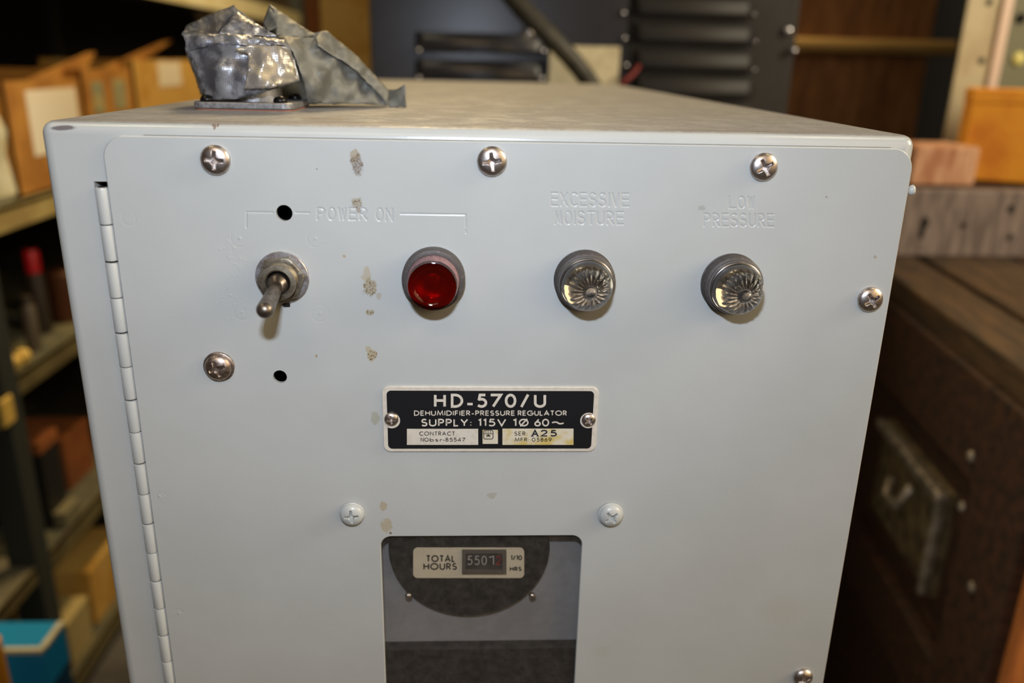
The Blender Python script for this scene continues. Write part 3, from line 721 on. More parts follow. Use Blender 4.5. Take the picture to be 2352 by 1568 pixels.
for t_, x0, x1, yt, yb in (('TOTAL', 980, 1044, 1276, 1289), ('HOURS', 974, 1048, 1294, 1307), ('1/10', 1174, 1198, 1276, 1285), ('HRS', 1172, 1197, 1302, 1310)):
    for l in text_lines(t_, x0, x1, yt, yb, .32): ribbon(b if x0 < 1100 else b3, l, 3.1 if yb-yt > 10 else 2.4, lambda u, v: hf(u, v, ym-.0005))
b.build('dial_text', m_ink, hm); b3.build('units_text', m_ink, hm)
def uq(x0, y0, x1, y1, y): return [hf(x0, y1, y), hf(x1, y1, y), hf(x1, y0, y), hf(x0, y0, y)]
b = MB()
for q in (uq(1061, 1265, 1163, 1271, ym-.0016), uq(1061, 1311, 1163, 1318, ym-.0016), uq(1061, 1271, 1069, 1311, ym-.0016), uq(1154, 1271, 1163, 1311, ym-.0016)): b.slab(q, (0, .0012, 0))
b.build('counter_frame', M('counter_frame_brown', (92, 84, 74), .5), hm)
b = MB(); b.slab(uq(1066, 1268, 1158, 1315, ym-.0005), (0, .0002, 0)); b.build('counter_drum', M('counter_drum', (58, 52, 50), .4), hm)
b = MB(); b2 = MB()
for i, d in enumerate('55012'):
    x = 1074+i*16.5
    for l in text_lines(d, x, x+10, 1277, 1296): ribbon(b2 if i == 4 else b, l, 2.6, lambda u, v: hf(u, v, ym-.0006))
b.build('counter_digits', m_digit, hm); b2.build('tenths_digit', m_digitred, hm)
for (u, v) in ((938, 1366), (1222, 1366)):
    p = hf(u, v, ym); MB().lathe([(.0014, 0), (.0014, .0008), (.0009, .0014), (.0001, .0016)], (p[0], p[1], p[2]), 20).build('meter_screw', m_steel, hm)
zb = PY(1100, 1486, .0055)[2]
MB().box((wx0-.03, .0055, wz0-.03), (wx1+.03, YB-.0002, zb), bev=.001).build('lower_bracket', M('bracket_black', (26, 24, 23), .6, 0, (32, 29, 27), 200), cab)

# connector on the cabinet top ------------------------------------------------------
fa = PZ(440, 252, ZT); fb = PZ(655, 252, ZT); fyy = .070
sc = (fyy-CAM[1])
fx0_, fx1_ = float(PY(440, 248, fyy)[0]), float(PY(672, 248, fyy)[0]); fd = fx1_-fx0_
fl = thing('x', 'x', 'x'); bpy.data.objects.remove(fl)
b = MB(); pr = rrect(fx0_, fx1_, fyy, fyy+fd, .0042, 6)
b.slab([(x, y, ZT+.0006) for x, y in pr], (0, 0, .0026)); flange = b.build('connector_flange', m_flange, cab)
bv = flange.modifiers.new('bevel', 'BEVEL'); bv.width = .0005; bv.segments = 2; bv.limit_method = 'ANGLE'
b = MB(); b.slab([(x, y, ZT) for x, y in rrect(fx0_+.0002, fx1_-.0002, fyy+.0002, fyy+fd-.0002, .0042, 6)], (0, 0, .0005)); b.build('gasket', m_gasket, flange)
for (dx, dy) in ((.0050, .0050), (fd-.0058, .0050), (fd-.0058, fd-.006), (.005, fd-.006)):
    MB().lathe([(.0028, 0), (.0028, .0010), (.0022, .0020), (.0010, .0025), (.0001, .0026)], (fx0_+dx, fyy+dy, ZT+.0032), 24, ax=(0, 0, 1)).build('flange_screw', m_blackscrew, flange)
fc = (fx0_+fd/2, fyy+fd/2)
autosmooth(MB().lathe([(.0118, 0), (.0118, .019), (.0108, .0195), (.0108, .008), (.0001, .008)], (fc[0], fc[1], ZT+.0032), 40, ax=(0, 0, 1)).build('connector_shell', m_flange, flange), 30)

# ================================================================== DUCT TAPE over the connector
tape = thing('duct_tape', 'crumpled silver duct tape folded over the square connector on top of the cabinet', 'tape', (fc[0], fc[1], ZT+.0032))
TC = Vector((fc[0], fc[1], ZT+.0032))
tb = MB()
def sheet(outline, inner, mi, amp=.0006, step=30, seed=0, fold=.0):
    """a stretched, creased piece of tape: outline and inner points give (x, y, depth)"""
    r = np.random.default_rng(seed)
    ctl = np.array([(x, y, d) for x, y, d in outline + inner], float)
    def depth(x, y):
        dd = (ctl[:, 0]-x)**2 + (ctl[:, 1]-y)**2; w_ = 1/(dd+2600.)**1.6; return float((w_*ctl[:, 2]).sum()/w_.sum())
    ol = []
    n = len(outline)
    for i in range(n):
        a = np.array(outline[i]); b_ = np.array(outline[(i+1) % n]); m = max(1, int(np.hypot(*(b_-a)[:2])/step))
        for k in range(m):
            q = a+(b_-a)*k/m; j = r.normal(0, 3, 2) if k else np.zeros(2); ol.append((q[0]+j[0], q[1]+j[1], q[2]))
    pts = [Vector((x, y)) for x, y, d in ol]; m = len(pts)
    poly = np.array([(p.x, p.y) for p in pts])
    def inside(x, y):
        c = False; j = m-1
        for i in range(m):
            if ((poly[i, 1] > y) != (poly[j, 1] > y)) and x < (poly[j, 0]-poly[i, 0])*(y-poly[i, 1])/(poly[j, 1]-poly[i, 1]+1e-9)+poly[i, 0]: c = not c
            j = i
        return c
    xs = np.arange(poly[:, 0].min(), poly[:, 0].max(), step); ys = np.arange(poly[:, 1].min(), poly[:, 1].max(), step)
    for iy, y in enumerate(ys):
        for x in xs:
            xx = x+(step/2 if iy % 2 else 0)+r.uniform(-4, 4); yy = y+r.uniform(-4, 4)
            if inside(xx, yy) and np.min(np.hypot(poly[:, 0]-xx, poly[:, 1]-yy)) > step*.55: pts.append(Vector((xx, yy)))
    vs, es, fs, *_ = delaunay_2d_cdt(pts, [(i, (i+1) % m) for i in range(m)], [], 1, 1e-4)
    dirs = [(math.cos(a), math.sin(a)) for a in r.uniform(0, 3.14, 5)]; fr = r.uniform(.008, .022, 5); ph = r.uniform(0, 6, 5)
    V = []
    for i, p in enumerate(vs):
        d = .35*depth(p.x, p.y) + .65*ol[i][2] if i < m else depth(p.x, p.y)
        cr = sum((abs(math.sin((p.x*dx+p.y*dy)*f_q+q))-.6) for (dx, dy), f_q, q in zip(dirs, fr, ph))/2.2
        d += amp*cr + r.normal(0, amp*.06)
        V.append(Vector(PY(390+p.x/4.126, p.y/4.126, d))-TC)
    tb.add(V, [list(f) for f in fs], mi, True)
# front sheet
sheet([(370, 945, .074), (620, 942, .072), (900, 872, .0715), (1232, 765, .077), (1190, 590, .079), (1122, 430, .080), (1000, 372, .077), (800, 362, .075),
       (470, 398, .074), (165, 492, .079), (235, 590, .078), (250, 680, .077), (322, 880, .079)],
      [(500, 650, .070), (720, 520, .0745), (720, 760, .069), (950, 560, .0715), (950, 740, .0700), (420, 520, .0765), (1080, 560, .0755), (520, 840, .0705), (620, 470, .0725)], 0, .0009, 26, 1)
# glue-smeared overlapping patch
sheet([(610, 470, 0.0698), (760, 425, 0.0708), (1015, 432, 0.0724), (1120, 470, 0.0764), (1175, 600, 0.0764), (1215, 760, 0.0751), (960, 835, 0.0676), (700, 842, 0.0671), (740, 650, 0.0676), (738, 515, 0.0711)],
      [(900, 620, 0.0678), (1000, 520, 0.0708), (850, 750, 0.0670), (1080, 680, 0.0711)], 1, .0007, 24, 2)
# upper band between the ridge and the crease
sheet([(110, 330, .080), (150, 400, .078), (150, 490, .080), (470, 425, .0745), (700, 425, .0715), (1020, 425, .0735), (1122, 440, .0800), (1090, 380, .0815), (800, 345, .0775), (730, 325, .0785), (480, 322, .0785), (200, 322, .0800)],
      [(300, 395, .0745), (640, 385, .0715), (900, 390, .0735)], 0, .0007, 24, 3)
# dark hollow flap at the upper left and its lit fold
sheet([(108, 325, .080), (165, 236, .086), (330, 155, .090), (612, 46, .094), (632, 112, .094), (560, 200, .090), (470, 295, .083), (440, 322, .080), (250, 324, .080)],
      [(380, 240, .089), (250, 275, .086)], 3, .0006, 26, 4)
sheet([(632, 108, .093), (740, 178, .089), (880, 262, .086), (930, 290, .084), (1000, 330, .083), (1010, 352, .083), (740, 330, .079), (460, 318, .0795), (500, 262, .083)],
      [(640, 230, .083), (760, 270, .082)], 0, .0006, 24, 5)
# peak behind with the small curled lip
sheet([(945, 38, .102), (1016, 210, .092), (1018, 250, .090), (935, 292, .090), (885, 215, .096), (900, 160, .099)], [(955, 200, .097)], 2, .0004, 22, 6)
# long dusty sheet running down to the right
sheet([(945, 38, .102), (1130, 165, .104), (1335, 302, .106), (1400, 330, .104), (1250, 352, .098), (1100, 345, .092), (1010, 330, .088), (1016, 215, .092)],
      [(1120, 260, .097), (1000, 140, .098)], 2, .0006, 26, 7)
sheet([(1010, 345, .087), (1110, 345, .090), (1260, 352, .095), (1385, 352, .100), (1440, 295, .106), (1485, 292, .108), (1620, 400, .112), (1765, 525, .115), (1920, 690, .118), (2080, 862, .120),
       (2060, 1005, .1165), (1800, 985, .109), (1500, 985, .100), (1310, 985, .094), (1290, 880, .088), (1250, 715, .082), (1170, 495, .080), (1120, 430, .080)],
      [(1390, 450, .094), (1500, 590, .099), (1440, 700, .091), (1570, 690, .104), (1700, 640, .108), (1330, 820, .087), (1560, 850, .101), (1720, 840, .106), (1880, 900, .112), (1700, 720, .112), (1860, 830, .117)], 2, .0011, 28, 8)
# the strip laid over its right hand edge
sheet([(1385, 352, .099), (1440, 295, .105), (1485, 291, .107), (1620, 399, .111), (1765, 524, .114), (1920, 689, .117), (2082, 862, .119), (2064, 1000, .1155), (1990, 905, .1135), (1890, 800, .110), (1760, 665, .106), (1640, 575, .102), (1500, 500, .096), (1400, 430, .092)],
      [(1600, 470, .106), (1900, 740, .1135)], 2, .0006, 24, 12)
# curled tail
sheet([(2080, 862, .120), (1985, 800, .120), (2060, 850, .1205), (2160, 842, .119), (2228, 795, .118), (2244, 1012, .1155), (2080, 1012, .1165), (1990, 900, .118)],
      [(2160, 920, .1165)], 2, .0004, 22, 9)
# side and back of the fold (towards the rear of the cabinet)
zf = 0.0003
side = [(322, 880, .079), (250, 680, .078), (215, 560, .080), (165, 492, .081), (150, 480, .083), (170, 560, .100), (230, 700, .103), (290, 900, .103)]
sheet(side, [(215, 640, .092)], 0, .0004, 26, 10)
back = [(300, 905, .108), (215, 620, .109), (130, 330, .100), (340, 160, .098), (612, 60, .099), (880, 270, .102), (945, 60, .108), (1330, 310, .112), (1480, 300, .114), (1760, 530, .121), (2060, 850, .126), (2030, 985, .124), (1600, 975, .121), (1000, 925, .112)]
sheet(back, [(700, 500, .112), (1300, 700, .122)], 2, .0006, 40, 11)
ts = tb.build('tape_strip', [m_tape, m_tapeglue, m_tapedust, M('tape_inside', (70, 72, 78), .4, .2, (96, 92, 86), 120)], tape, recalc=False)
so = ts.modifiers.new('thickness', 'SOLIDIFY'); so.thickness = .00022; so.offset = 0

# ================================================================== ROOM
b = MB(); b.box((-2.2, -2.5, -.05), (2.6, 4.6, 0)); structure(b.build('floor', m_concrete))
b = MB(); b.box((-2.2, 4.6, -.05), (2.6, 4.68, 3.1)); structure(b.build('wall_back', m_wall))
b = MB(); b.box((-2.28, -2.5, -.05), (-2.2, 4.68, 3.1)); structure(b.build('wall_left', m_wall))

# shelving unit on the left -----------------------------------------------------------
XS = -.75; SD = .48
su = thing('shelving_unit', 'long steel shelving unit left of the grey cabinet, loaded with boxes', 'shelf', (XS-SD/2, 1.9, 0))
O = np.array([XS-SD/2, 1.9, 0])
def lbox(b, a, c, **k): b.box(np.array(a)-O, np.array(c)-O, **k); return b
zA = .936
def shelf(y0, y1, zt, th, mats, x0=XS):
    b = MB(); lbox(b, (XS-SD, y0, zt-.008), (x0, y1, zt)); o = b.build('shelf', mats[0], su)
    b = MB(); lbox(b, (x0-.003, y0, zt-th), (x0, y1, zt+.001), bev=.0012); b.build('shelf_lip', mats[1], o); return o
shelf(.05, 3.6, zA, .040, (m_shelf, m_shelflip))
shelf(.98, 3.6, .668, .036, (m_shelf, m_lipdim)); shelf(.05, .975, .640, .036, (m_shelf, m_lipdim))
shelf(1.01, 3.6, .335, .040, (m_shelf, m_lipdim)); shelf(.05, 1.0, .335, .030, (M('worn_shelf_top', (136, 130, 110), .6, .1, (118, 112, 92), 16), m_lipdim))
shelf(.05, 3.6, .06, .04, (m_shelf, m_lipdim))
shelf(.05, 3.55, 1.352, .060, (m_shelf, M('upper_lip_cream', (232, 222, 180), .5, 0, (222, 208, 156), 10)))
for y in (.06, .99, 2.3, 3.58):
    b = MB(); lbox(b, (XS-.004, y-.022, 0), (XS+.002, y+.022, .93 if y == .99 else 1.9 if y > 3 else .93), bev=.001)
    lbox(b, (XS-.045, y-.022, 0), (XS-.004, y-.018, .93 if y < 3 else 1.9)); b.build('post', m_post, su)
    b = MB(); lbox(b, (XS-SD, y-.02, 0), (XS-SD+.03, y+.02, 1.9)); b.build('post', m_post, su)
b = MB(); lbox(b, (XS-SD-.004, .05, .02), (XS-SD-.001, 3.6, 1.9)); b.build('shade_backing', M('shade_backing_dark', (30, 27, 24), .8), su)  # dark sheet added so the shelf interior reads as unlit
p = PX(14, 945, XS)
b = MB(); lbox(b, (XS+.002, p[1]-.022, p[2]-.02), (XS+.008, p[1]+.012, p[2]+.026), bev=.003); b.build('corner_clip', m_brass, su)

def carton(name, label, y0, y1, z0, z1, mat, dep=.20, x=XS-.012, flaps=True, group=None, labels=(), flapq=(), inmat=None):
    cx = x-dep/2; cy = (y0+y1)/2; t = thing(name, label, 'box', (cx, cy, z0+.0005), 0, group)
    o = np.array([cx, cy, z0+.0005]); h = z1-z0; w_ = (y1-y0)/2; d = dep/2; k = .004
    b = MB(); b.box((-d, -w_, 0), (d, w_, k)); b.box((d-k, -w_, 0), (d, w_, h)); b.box((-d, -w_, 0), (-d+k, w_, h-.06)); b.box((-d, -w_, 0), (d, -w_+k, h)); b.box((-d, w_-k, 0), (d, w_, h))
    b.build('carton_body', mat, t)
    if flaps:
        for s in (-1, 1):
            b = MB(); q = [(-d+.01, s*w_, h), (d-.01, s*w_, h), (d-.015, s*(w_+.045), h+.05 if s > 0 else h-.03), (-d+.015, s*(w_+.045), h+.05 if s > 0 else h-.03)]
            if s > 0: b.slab(q, (0, 0, .003)); b.build('flap', mat, t)
    for q in flapq:
        b = MB(); b.slab([PX(u, v, xx)-o for u, v, xx in q], (-.004, 0, 0)); b.build('flap', mat, t)
    for (u0, v0, u1, v1, m_) in labels:
        a = PX(u0, v0, x); c = PX(u1, v0, x); e = PX((u0+u1)/2, v1, x)
        b = MB(); b.box((d, a[1]-o[1], e[2]-o[2]), (d+.0008, c[1]-o[1], a[2]-o[2])); b.build('paper_label', m_, t)
    return t
bx = XS-.012
carton('cardboard_box', 'open cardboard box with a large cream label on the upper left shelf', PX(22, 300, bx)[1], PX(188, 230, bx)[1], zA, PX(100, 184, bx)[2], m_card,
       labels=[(56, 208, 172, 352, m_label)], flaps=False, flapq=[[(60, 186, bx-.03), (192, 178, bx-.03), (220, 120, bx-.03), (205, 121, bx-.03)]], group='open boxes on the upper left shelf')
carton('cardboard_box', 'cardboard box with two grey green stickers, middle of the upper left shelf row', PX(192, 230, bx)[1], PX(305, 200, bx)[1], zA, PX(250, 158, bx)[2], m_card,
       labels=[(208, 188, 233, 262, m_sticker), (257, 182, 284, 250, m_sticker)], flaps=False, flapq=[[(222, 164, bx-.03), (312, 151, bx-.03), (394, 94, bx-.03), (376, 96, bx-.03)]], group='open boxes on the upper left shelf')
carton('cardboard_box', 'cardboard box with a small pale label, nearest the duct tape on the upper left shelf', PX(310, 200, bx)[1], PX(462, 170, bx)[1], zA, PX(380, 138, bx)[2], m_cardlt,
       labels=[(360, 142, 412, 198, m_label)], flaps=False, group='open boxes on the upper left shelf')
# crumpled pale jug at the left edge
p = PX(-4, 380, XS-.06)
jug = thing('plastic_jug', 'pale plastic jug at the left edge of the upper shelf, beside the labelled box', 'jug', (XS-.062, p[1]-.066, zA+.0008))
autosmooth(MB().lathe([(.046, 0), (.054, .01), (.050, .05), (.047, .075), (.054, .11), (.046, .135), (.022, .15), (.020, .158)], (0, 0, 0), 28, ax=(0, 0, 1)).build('jug_body', m_white, jug), 40)
MB().lathe([(.023, .156), (.023, .172), (.021, .174)], (0, 0, 0), 24, ax=(0, 0, 1)).build('jug_cap', m_white, jug)

# tall carton standing behind the tape
a = PY(690, 150, 1.25); c = PY(742, 150, 1.25); e = PY(848, 150, 1.25)
t = thing('tall_carton', 'tall brown cardboard carton standing behind the duct tape, left of the dark louvered unit', 'box', ((c[0]+e[0])/2, 1.35, 0))
b = MB(); o = np.array([(c[0]+e[0])/2, 1.35, 0])
pts = [(c[0], 1.25), (e[0]+.004, 1.25), (e[0]+.004, 1.50), (a[0]-.03, 1.52)]
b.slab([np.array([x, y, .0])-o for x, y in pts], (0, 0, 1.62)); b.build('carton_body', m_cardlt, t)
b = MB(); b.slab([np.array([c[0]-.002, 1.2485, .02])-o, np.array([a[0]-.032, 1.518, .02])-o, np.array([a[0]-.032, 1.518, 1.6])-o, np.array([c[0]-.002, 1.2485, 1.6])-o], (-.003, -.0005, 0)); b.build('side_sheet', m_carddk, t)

# clutter on the lower shelves -----------------------------------------------------------
def can(name, label, u, v, x, zs, r, h, mat, capmat=None, cat='can', caph=.03):
    p = PX(u, v, x-r); t = thing(name, label, cat, (x-r, p[1], zs+.0005))
    autosmooth(MB().lathe([(r*.95, 0), (r, .003), (r, h-.006), (r*.8, h)], (0, 0, 0), 28, ax=(0, 0, 1)).build('can_body', mat, t), 40)
    if capmat: autosmooth(MB().lathe([(r*.8, h), (r*.8, h+caph), (r*.7, h+caph+.004)], (0, 0, 0), 28, ax=(0, 0, 1)).build('cap', capmat, t), 40)
    return t
zB, zC_ = .668, .335
can('spray_can', 'dark spray can with a bright red cap on the second left shelf', 80, 640, XS-.05, zB, .017, .115, m_can, m_redcap, caph=.038)
can('tin_can', 'brown tin near the cabinet edge on the second left shelf', 152, 700, XS-.03, zB, .028, .10, M('rusty_tin', (92, 50, 22), .6))
can('jar', 'slim pale jar standing behind the round knobs on the second left shelf', 78, 790, XS-.02, zB, .012, .085, M('jar_grey', (92, 80, 64), .5), m_can, 'jar', .01)
def knob(label, u, v, zs):
    p = PX(u, v, XS-.015); b = MB().lathe([(.006, 0), (.011, .006), (.013, .014), (.011, .022), (.004, .026)], (0, 0, 0), 20, ax=(0, 0, 1))
    return tag(b.build('spare_knob', m_brass, None, (XS-.016, p[1], zs+.0005)), label, 'knob', 'yellow knobs on the second left shelf')
knob('larger yellow knob on the second left shelf, nearer the left edge', 26, 800, zB); knob('smaller yellow knob on the second left shelf, below the pale jar', 58, 842, zB)
def case(name, label, u0, u1, vt, x, zs, dep, mat, cat='box', lid=None):
    y0 = PX(u0, vt, x)[1]; y1 = PX(u1, vt, x)[1]; zt = PX((u0+u1)/2, vt, x)[2]; h = max(.03, zt-zs)
    t = thing(name, label, cat, (x-dep/2, (y0+y1)/2, zs+.0005)); w_ = (y1-y0)/2
    MB().box((-dep/2, -w_, 0), (dep/2, w_, h*.86), bev=.002).build('case_body', mat, t)
    MB().box((-dep/2-.001, -w_-.001, h*.862), (dep/2+.001, w_+.001, h), bev=.002).build('lid', lid or mat, t)
    return t
case('storage_case', 'black framed case on the third left shelf beside the shelf post', 84, 132, 1000, XS-.03, zC_, .2, m_blackbox, lid=m_carddk)
case('cardboard_box', 'small dark brown box on the third left shelf next to the cabinet edge', 140, 205, 985, XS-.06, zC_, .2, m_carddk)
case('paint_tin', 'dull metal box low on the third left shelf', 150, 190, 1185, XS-.005, zC_, .022, M('dull_box', (120, 112, 84), .6))
case('cardboard_box', 'golden cardboard box on the bottom left shelf below the third shelf', 196, 290, 1262, XS-.02, .06, .3, m_cardlt)
case('tool_tray', 'cream tray on the bottom left shelf between blue carton and golden box', 146, 206, 1402, XS-.01, .06, .1, M('cream_tray', (190, 168, 110), .6))
t = case('blue_carton', 'blue carton with a bright blue top on the floor at the lower left', 90, 150, 1460, XS+.20, 0, .18, m_blue, lid=m_bluelt)
lid_ = [c for c in t.children if c.name.startswith('lid')][0]; bb = [Vector(c) for c in lid_.bound_box]; hi = Vector([max(c[i] for c in bb) for i in range(3)]); lo = Vector([min(c[i] for c in bb) for i in range(3)])
b = MB(); b.box((lo.x, lo.y-.0006, hi.z-.006), (hi.x, lo.y+.007, hi.z+.0006), bev=.001); b.box((hi.x-.007, lo.y+.0072, hi.z-.006), (hi.x+.0006, hi.y, hi.z+.0006), bev=.001); b.build('white_edging', m_white, t)
p = np.array([0, t.location.y - .135, PX(10, 1512, XS+.24)[2]])
tag(autosmooth(MB().lathe([(.014, 0), (.016, .004), (.016, max(.05, p[2]))], (0, 0, 0), 28, ax=(0, 0, 1)).build('orange_tub', m_orange, None, (XS+.205, p[1], .0005)), 40),
    'orange tub on the floor in front of the blue carton', 'tub')

# dark louvered unit behind -----------------------------------------------------------------
YU = .95
ux0, ux1 = float(PY(848, 60, YU)[0]), float(PY(1828, 120, YU)[0]); um = float(PY(1441, 90, YU)[0]); zU = 1.40
un = thing('louvered_equipment_rack', 'dark charcoal metal equipment rack with louvered doors standing behind the grey cabinet', 'equipment rack', ((ux0+ux1)/2, YU, 0))
UO = np.array([(ux0+ux1)/2, YU, 0])
b = MB(); b.box(np.array([ux0, YU+.004, 0])-UO, np.array([ux1, YU+.55, zU])-UO, bev=.004); b.build('rack_housing', m_unitdk, un)
def louvers(x0, x1, u_l, u_r, vs, mat, pan):
    d = MB(); d.box(np.array([x0+.002, YU-.002, .05])-UO, np.array([x1-.002, YU+.004, zU-.03])-UO, bev=.001); door = d.build('rack_door', pan, un)
    for v in vs:
        p = PY(u_l, v, YU); q = PY(u_r, v, YU); z = float(p[2]); h = .026; dp = .013
        L, R_ = float(p[0])-UO[0], float(q[0])-UO[0]; b = MB()
        # pressed louver: a hood, closed at the ends, open downwards
        n = 8; V = []; Fc = []
        for e_ in (L, L+.012, R_-.012, R_):
            k = .25 if e_ in (L, R_) else 1.
            for i in range(n+1):
                a = math.pi/2*i/n; V.append((e_, -.002-dp*k*math.sin(a), z+h*math.cos(a)-.0))
        for j in range(3):
            for i in range(n): Fc.append([j*(n+1)+i, j*(n+1)+i+1, (j+1)*(n+1)+i+1, (j+1)*(n+1)+i])
        b.add(V, Fc, 0, True); o = b.build('louver', mat, door, recalc=True)
        s = o.modifiers.new('thickness', 'SOLIDIFY'); s.thickness = .0015
    return door
louvers(ux0, um, 955, 1250, (118, 180, 242), m_unit, m_unit)
louvers(um, ux1-.025, 1450, 1728, (-20, 34, 95, 156, 216, 277), m_unitdk, m_unitdk)
for (u, v, r) in ((1214, 76, .0105), (1432, 30, .004), (1434, 88, .004), (1438, 150, .004), (1811, 70, .0065), (1824, 116, .005), (962, 115, .004), (1246, 117, .0045), (962, 178, .004), (1242, 180, .005), (1728, 34, .003), (1730, 96, .003), (1728, 160, .003)):
    p = PY(u, v, YU-.006)-UO
    MB().lathe([(r, 0), (r, .004), (r*.7, .007), (r*.1, .008)], (p[0], -.002 if not (950 < u < 1250 and r < .006) and u < 1700 or u > 1800 or u == 1216 else -.008, p[2]), 16).build('bolt', m_bolt, un)
# hose hanging across it
YC = .90
hp = [PY(1128, -75, YU-.003), PY(1150, -50, YC+.01), PY(1180, -5, YC), PY(1225, 45, YC-.01), PY(1275, 95, YC-.015), PY(1325, 150, YC-.01), PY(1365, 205, YC), PY(1420, 290, YC+.01), PY(1446, 420, YC+.02), PY(1460, 470, YU-.003)]
def smoothpath(pts, n=8):
    P = [np.array(p) for p in pts]; P = [2*P[0]-P[1]] + P + [2*P[-1]-P[-2]]; out = []
    for i in range(1, len(P)-2):
        for k in range(n):
            t = k/n; out.append(.5*((2*P[i]) + (-P[i-1]+P[i+1])*t + (2*P[i-1]-5*P[i]+4*P[i+1]-P[i+2])*t*t + (-P[i-1]+3*P[i]-3*P[i+1]+P[i+2])*t**3))
    return out + [P[-2]]
pth = smoothpath(hp); b = MB(); b.tube(pth, .0125, 16)
b2 = MB(); b2.tube([x+np.array([-.014, .012, .012]) for x in pth[:20]], .010, 14)
o0 = np.array(pth[-1])
hose = thing('rubber_hose', 'thick dark rubber hose hanging diagonally in front of the louvered rack', 'hose', tuple(o0))
for bb, nm in ((b, 'hose'), (b2, 'inner_cable')):
    bb.v = [tuple(np.array(v)-o0) for v in bb.v]; bb.build(nm, m_rubber, hose)
q0 = PY(1262, 104, YU-.012); q1 = PY(1424, 104, YU-.012); q2 = PY(1424, 215, YU-.012)
b = MB(); b.box((0, 0, q2[2]-q0[2]), (q1[0]-q0[0], .002, 0), bev=.0008); tg = b.build('card_tag', m_tag, None, (q0[0], YU-.0165, q0[2]))
tag(tg, 'beige card tag on the front of the louvered rack behind the hose', 'tag')
wp = smoothpath([PY(1468, 150, .92), PY(1452, 172, .915), PY(1432, 190, .91), PY(1405, 240, .92)], 6)
b = MB(); b.tube(wp, .0035, 10); o0 = np.array(wp[-1]); b.v = [tuple(np.array(v)-o0) for v in b.v]
tag(b.build('red_wire', m_redwire, None, tuple(o0)), 'short red wire beside the beige card tag on the louvered rack', 'wire')

# right hand side: crate, boxes on it, upright ---------------------------------------------
zc = float(CAM[2])-.25
A = PZ(2061, 634, zc); B = PZ(2352, 842, zc); dv = (A-B)/np.linalg.norm(A-B); th = math.atan2(-dv[0], dv[1])
nrm = np.array([dv[1], -dv[0], 0.])                       # points right, away from the left face
d = ray(2352, 1330); k = ((B-CAM)@nrm)/(d@nrm); corner = CAM+d*k
Lc = float((A-corner)@dv) + .34; Wc = .62
cr = thing('wooden_crate', 'dark brown wooden shipping crate with metal latch, right of the grey cabinet', 'crate', (corner[0], corner[1], 0), th)
# local frame: x to the right (nrm), y along dv
b = MB(); b.box((.006, .006, .02), (Wc-.006, Lc-.006, zc-.03)); b.build('crate_body', m_crate, cr)
for x0_, x1_ in ((-.004, .066), (.077, .205), (.209, .345), (.349, .480), (.484, Wc)):
    b = MB(); b.box((x0_, -.004, zc-.03), (x1_, Lc+.004, zc), bev=.003); b.build('lid_board', m_cratetop, cr)
for (y0, y1, z0, z1, m_) in ((0, .10, .0, zc-.03, m_crate), (Lc-.10, Lc, .0, zc-.03, m_crateorange), (.10, Lc-.10, zc-.13, zc-.03, m_crate), (.10, Lc-.10, 0, .1, m_crate), (.10, Lc-.1, zc-.42, zc-.34, m_crate)):
    b = MB(); b.box((-.012, y0, z0), (.0058, y1, z1), bev=.003); b.build('batten', m_, cr)
b = MB(); b.box((0, -.014, 0), (Wc, .0058, zc-.03), bev=.003); b.build('front_boards', wood('flash_lit_front_wood', (212, 132, 66), (168, 92, 44), (6, 6, 1)), cr)  # front boards coloured lighter for the flash falling on them
def PF(u, v):                                                # pixel on the left face -> local (y, z)
    d = ray(u, v); k = ((B-CAM)@nrm)/(d@nrm); q = CAM+d*k; return float((q-corner)@dv), float(q[2])
ya, za = PF(2040, 975); yb, zb_ = PF(2190, 1115); yc, zc2 = PF(2150, 1390); yd, zd = PF(2192, 1140)
la = thing('x', 'x', 'x'); bpy.data.objects.remove(la)
y1_, y0_ = ya, (yb+yd)/2; z1_ = (za+zb_)/2; z0_ = zc2
b = MB(); b.box((-.0025, y0_, z0_), (.0057, y1_, z1_)); latch = b.build('latch_plate', M('latch_back', (110, 96, 70), .6, .2, (70, 60, 44), 40), cr)
b = MB(); b.box((-.016, y0_, z1_-.012), (-.0026, y1_, z1_), bev=.003); b.box((-.014, y0_, z0_), (-.0026, y0_+.010, z1_-.012), bev=.003); b.build('latch_rim', m_hook, latch)
ym_ = (y0_+y1_)/2
b = MB(); b.tube([(-.012, ym_-.03, z1_-.03), (-.020, ym_-.02, z1_-.06), (-.020, ym_+.02, z1_-.07), (-.012, ym_+.03, z1_-.05)], .006, 10); b.build('latch_hook', m_hook, latch)
for (u, v) in ((2262, 1050), (2240, 1165), (2264, 1350)):
    y, z = PF(u, v); MB().lathe([(.006, 0), (.005, .003), (.001, .004)], (-.0118, y, z), 14, ax=(-1, 0, 0)).build('nail_head', m_hook, cr)

YPk = .835
zp = float(PY(2200, 436, YPk)[2])
pk = thing('plank_box', 'weathered grey wooden box end with dark nail holes standing on the brown crate', 'box', (.80, YPk, zc))
b = MB(); b.box((-.245, 0, .0005), (.30, .025, zp-zc), bev=.003); b.build('end_board', m_plank, pk)
b = MB(); b.box((-.245, .0255, .0005), (.30, .20, zp-zc-.004), bev=.003); b.build('box_body', m_crate, pk)
for (u, v, rx, rz) in ((2124, 512, .006, .009), (2212, 518, .004, .005), (2322, 480, .005, .006), (2320, 545, .004, .006), (2117, 535, .004, .009)):
    p = PY(u, v, YPk-.0004); b = MB()
    b.lathe([(1, 0), (.01, .0)], (0, 0, 0), 20, close=False); b.v = [(x*rx+p[0]-.80, -.0004, z*rz+p[2]-zc) for x, y, z in b.v]; b.build('nail_hole', m_hole, pk)
p0 = PY(2090, 420, .87); p1 = PY(2238, 420, .87); zq = float(PY(2160, 338, .87)[2])
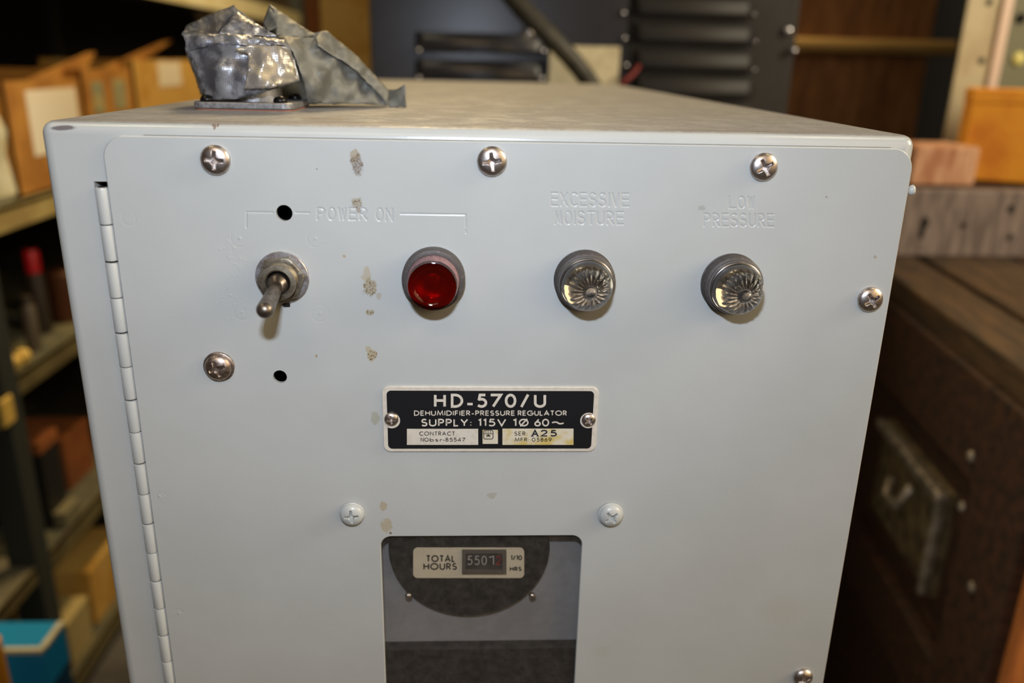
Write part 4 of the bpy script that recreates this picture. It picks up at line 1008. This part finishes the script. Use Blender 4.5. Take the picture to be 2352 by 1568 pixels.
bl = MB().box((0, 0, 0), (p1[0]-p0[0], .09, zq-zp), bev=.003).build('wood_block', m_block, None, (p0[0], .87, zp+.0005))
tag(bl, 'reddish wood block on top of the weathered grey plank box', 'block')
p0 = PY(2282, 410, .90); zq = float(PY(2320, 207, .90)[2])
ob = thing('orange_box', 'bright orange cardboard box on the plank box at the right edge', 'box', (p0[0]+.093, .965, zp), -.45)
MB().box((-.10, -.07, .0005), (.10, .055, zq-zp-.02), bev=.002).build('carton_body', m_orange, ob)
MB().box((-.101, -.071, zq-zp-.0198), (.101, .056, zq-zp), bev=.002).build('lid', m_orange, ob)

# beige slotted upright
YP = 1.10
q0 = PY(2214, 60, YP); q1 = PY(2290, 60, YP); q2 = PY(2314, 60, YP)
up = thing('slotted_upright', 'beige slotted steel angle post standing behind the orange box', 'post', (q0[0], YP, 0))
b = MB(); b.box((0, 0, 0), (q1[0]-q0[0], .003, 1.9), bev=.001); b.build('front_flange', m_postbeige, up)
b = MB(); b.box((q1[0]-q0[0]+.0002, -.006, 0), (q2[0]-q0[0], .003, 1.9), bev=.001); b.build('side_flange', m_postpink, up)
for v in (0, 135, 268):
    p = PY(2272 - v*.13, v+5, YP); MB().lathe([(.0055, .0006), (.0001, .0006)], (p[0]-q0[0], 0, p[2]), 18, close=False).build('slot_hole', m_hole, up)
# olive sheet to the right of it
p = PY(2300, 100, 1.2)
os_ = thing('olive_panel', 'olive grey metal panel at the right edge above the orange box', 'panel', (p[0]+.3, 1.2, 0))
MB().box((-.3, 0, 0), (.3, .02, 1.9), bev=.002).build('sheet', m_olive, os_)
for (u, v, m_, r) in ((2338, 135, m_yellow, .012), (2344, 42, m_hole, .009)):
    q = PY(u, v, 1.2); MB().lathe([(r, 0), (r*.9, .004), (r*.1, .005)], (q[0]-p[0]-.3, 0, q[2]), 20).build('button', m_, os_)
# brown panel far behind, with a rod in front of it
p0 = PY(1800, 200, 1.75); p1 = PY(2120, 200, 1.75)
bp = thing('wooden_cupboard', 'brown wooden cupboard with dark open side behind the louvered rack and beige post', 'cupboard', ((p0[0]+p1[0])/2, 1.75, 0))
hw_ = (p1[0]-p0[0])/2
MB().box((-hw_, 0, 0), (hw_, .02, 1.95), bev=.002).build('front_board', m_bgbrown, bp)
MB().box((-hw_, .021, 0), (-hw_+.02, .5, 1.95)).build('side_board', m_bgbrown, bp)
MB().box((hw_+.0, .45, 0), (hw_+.6, .47, 1.95)).build('shade_board', m_dark, bp)  # near-black board paints the shadow inside the open side
a = PY(1790, 100, 1.735); c = PY(2192, 102, 1.735); L_ = float(c[0]-a[0])
b = MB(); b.lathe([(.0165, 0), (.017, .001), (.017, L_-.001), (.0165, L_)], (0, 0, 0), 20, ax=(1, 0, 0))
rod = b.build('round_rail', m_rod, bp, (a[0]-(p0[0]+p1[0])/2, -.0172, a[2]-.002)); autosmooth(rod, 40)
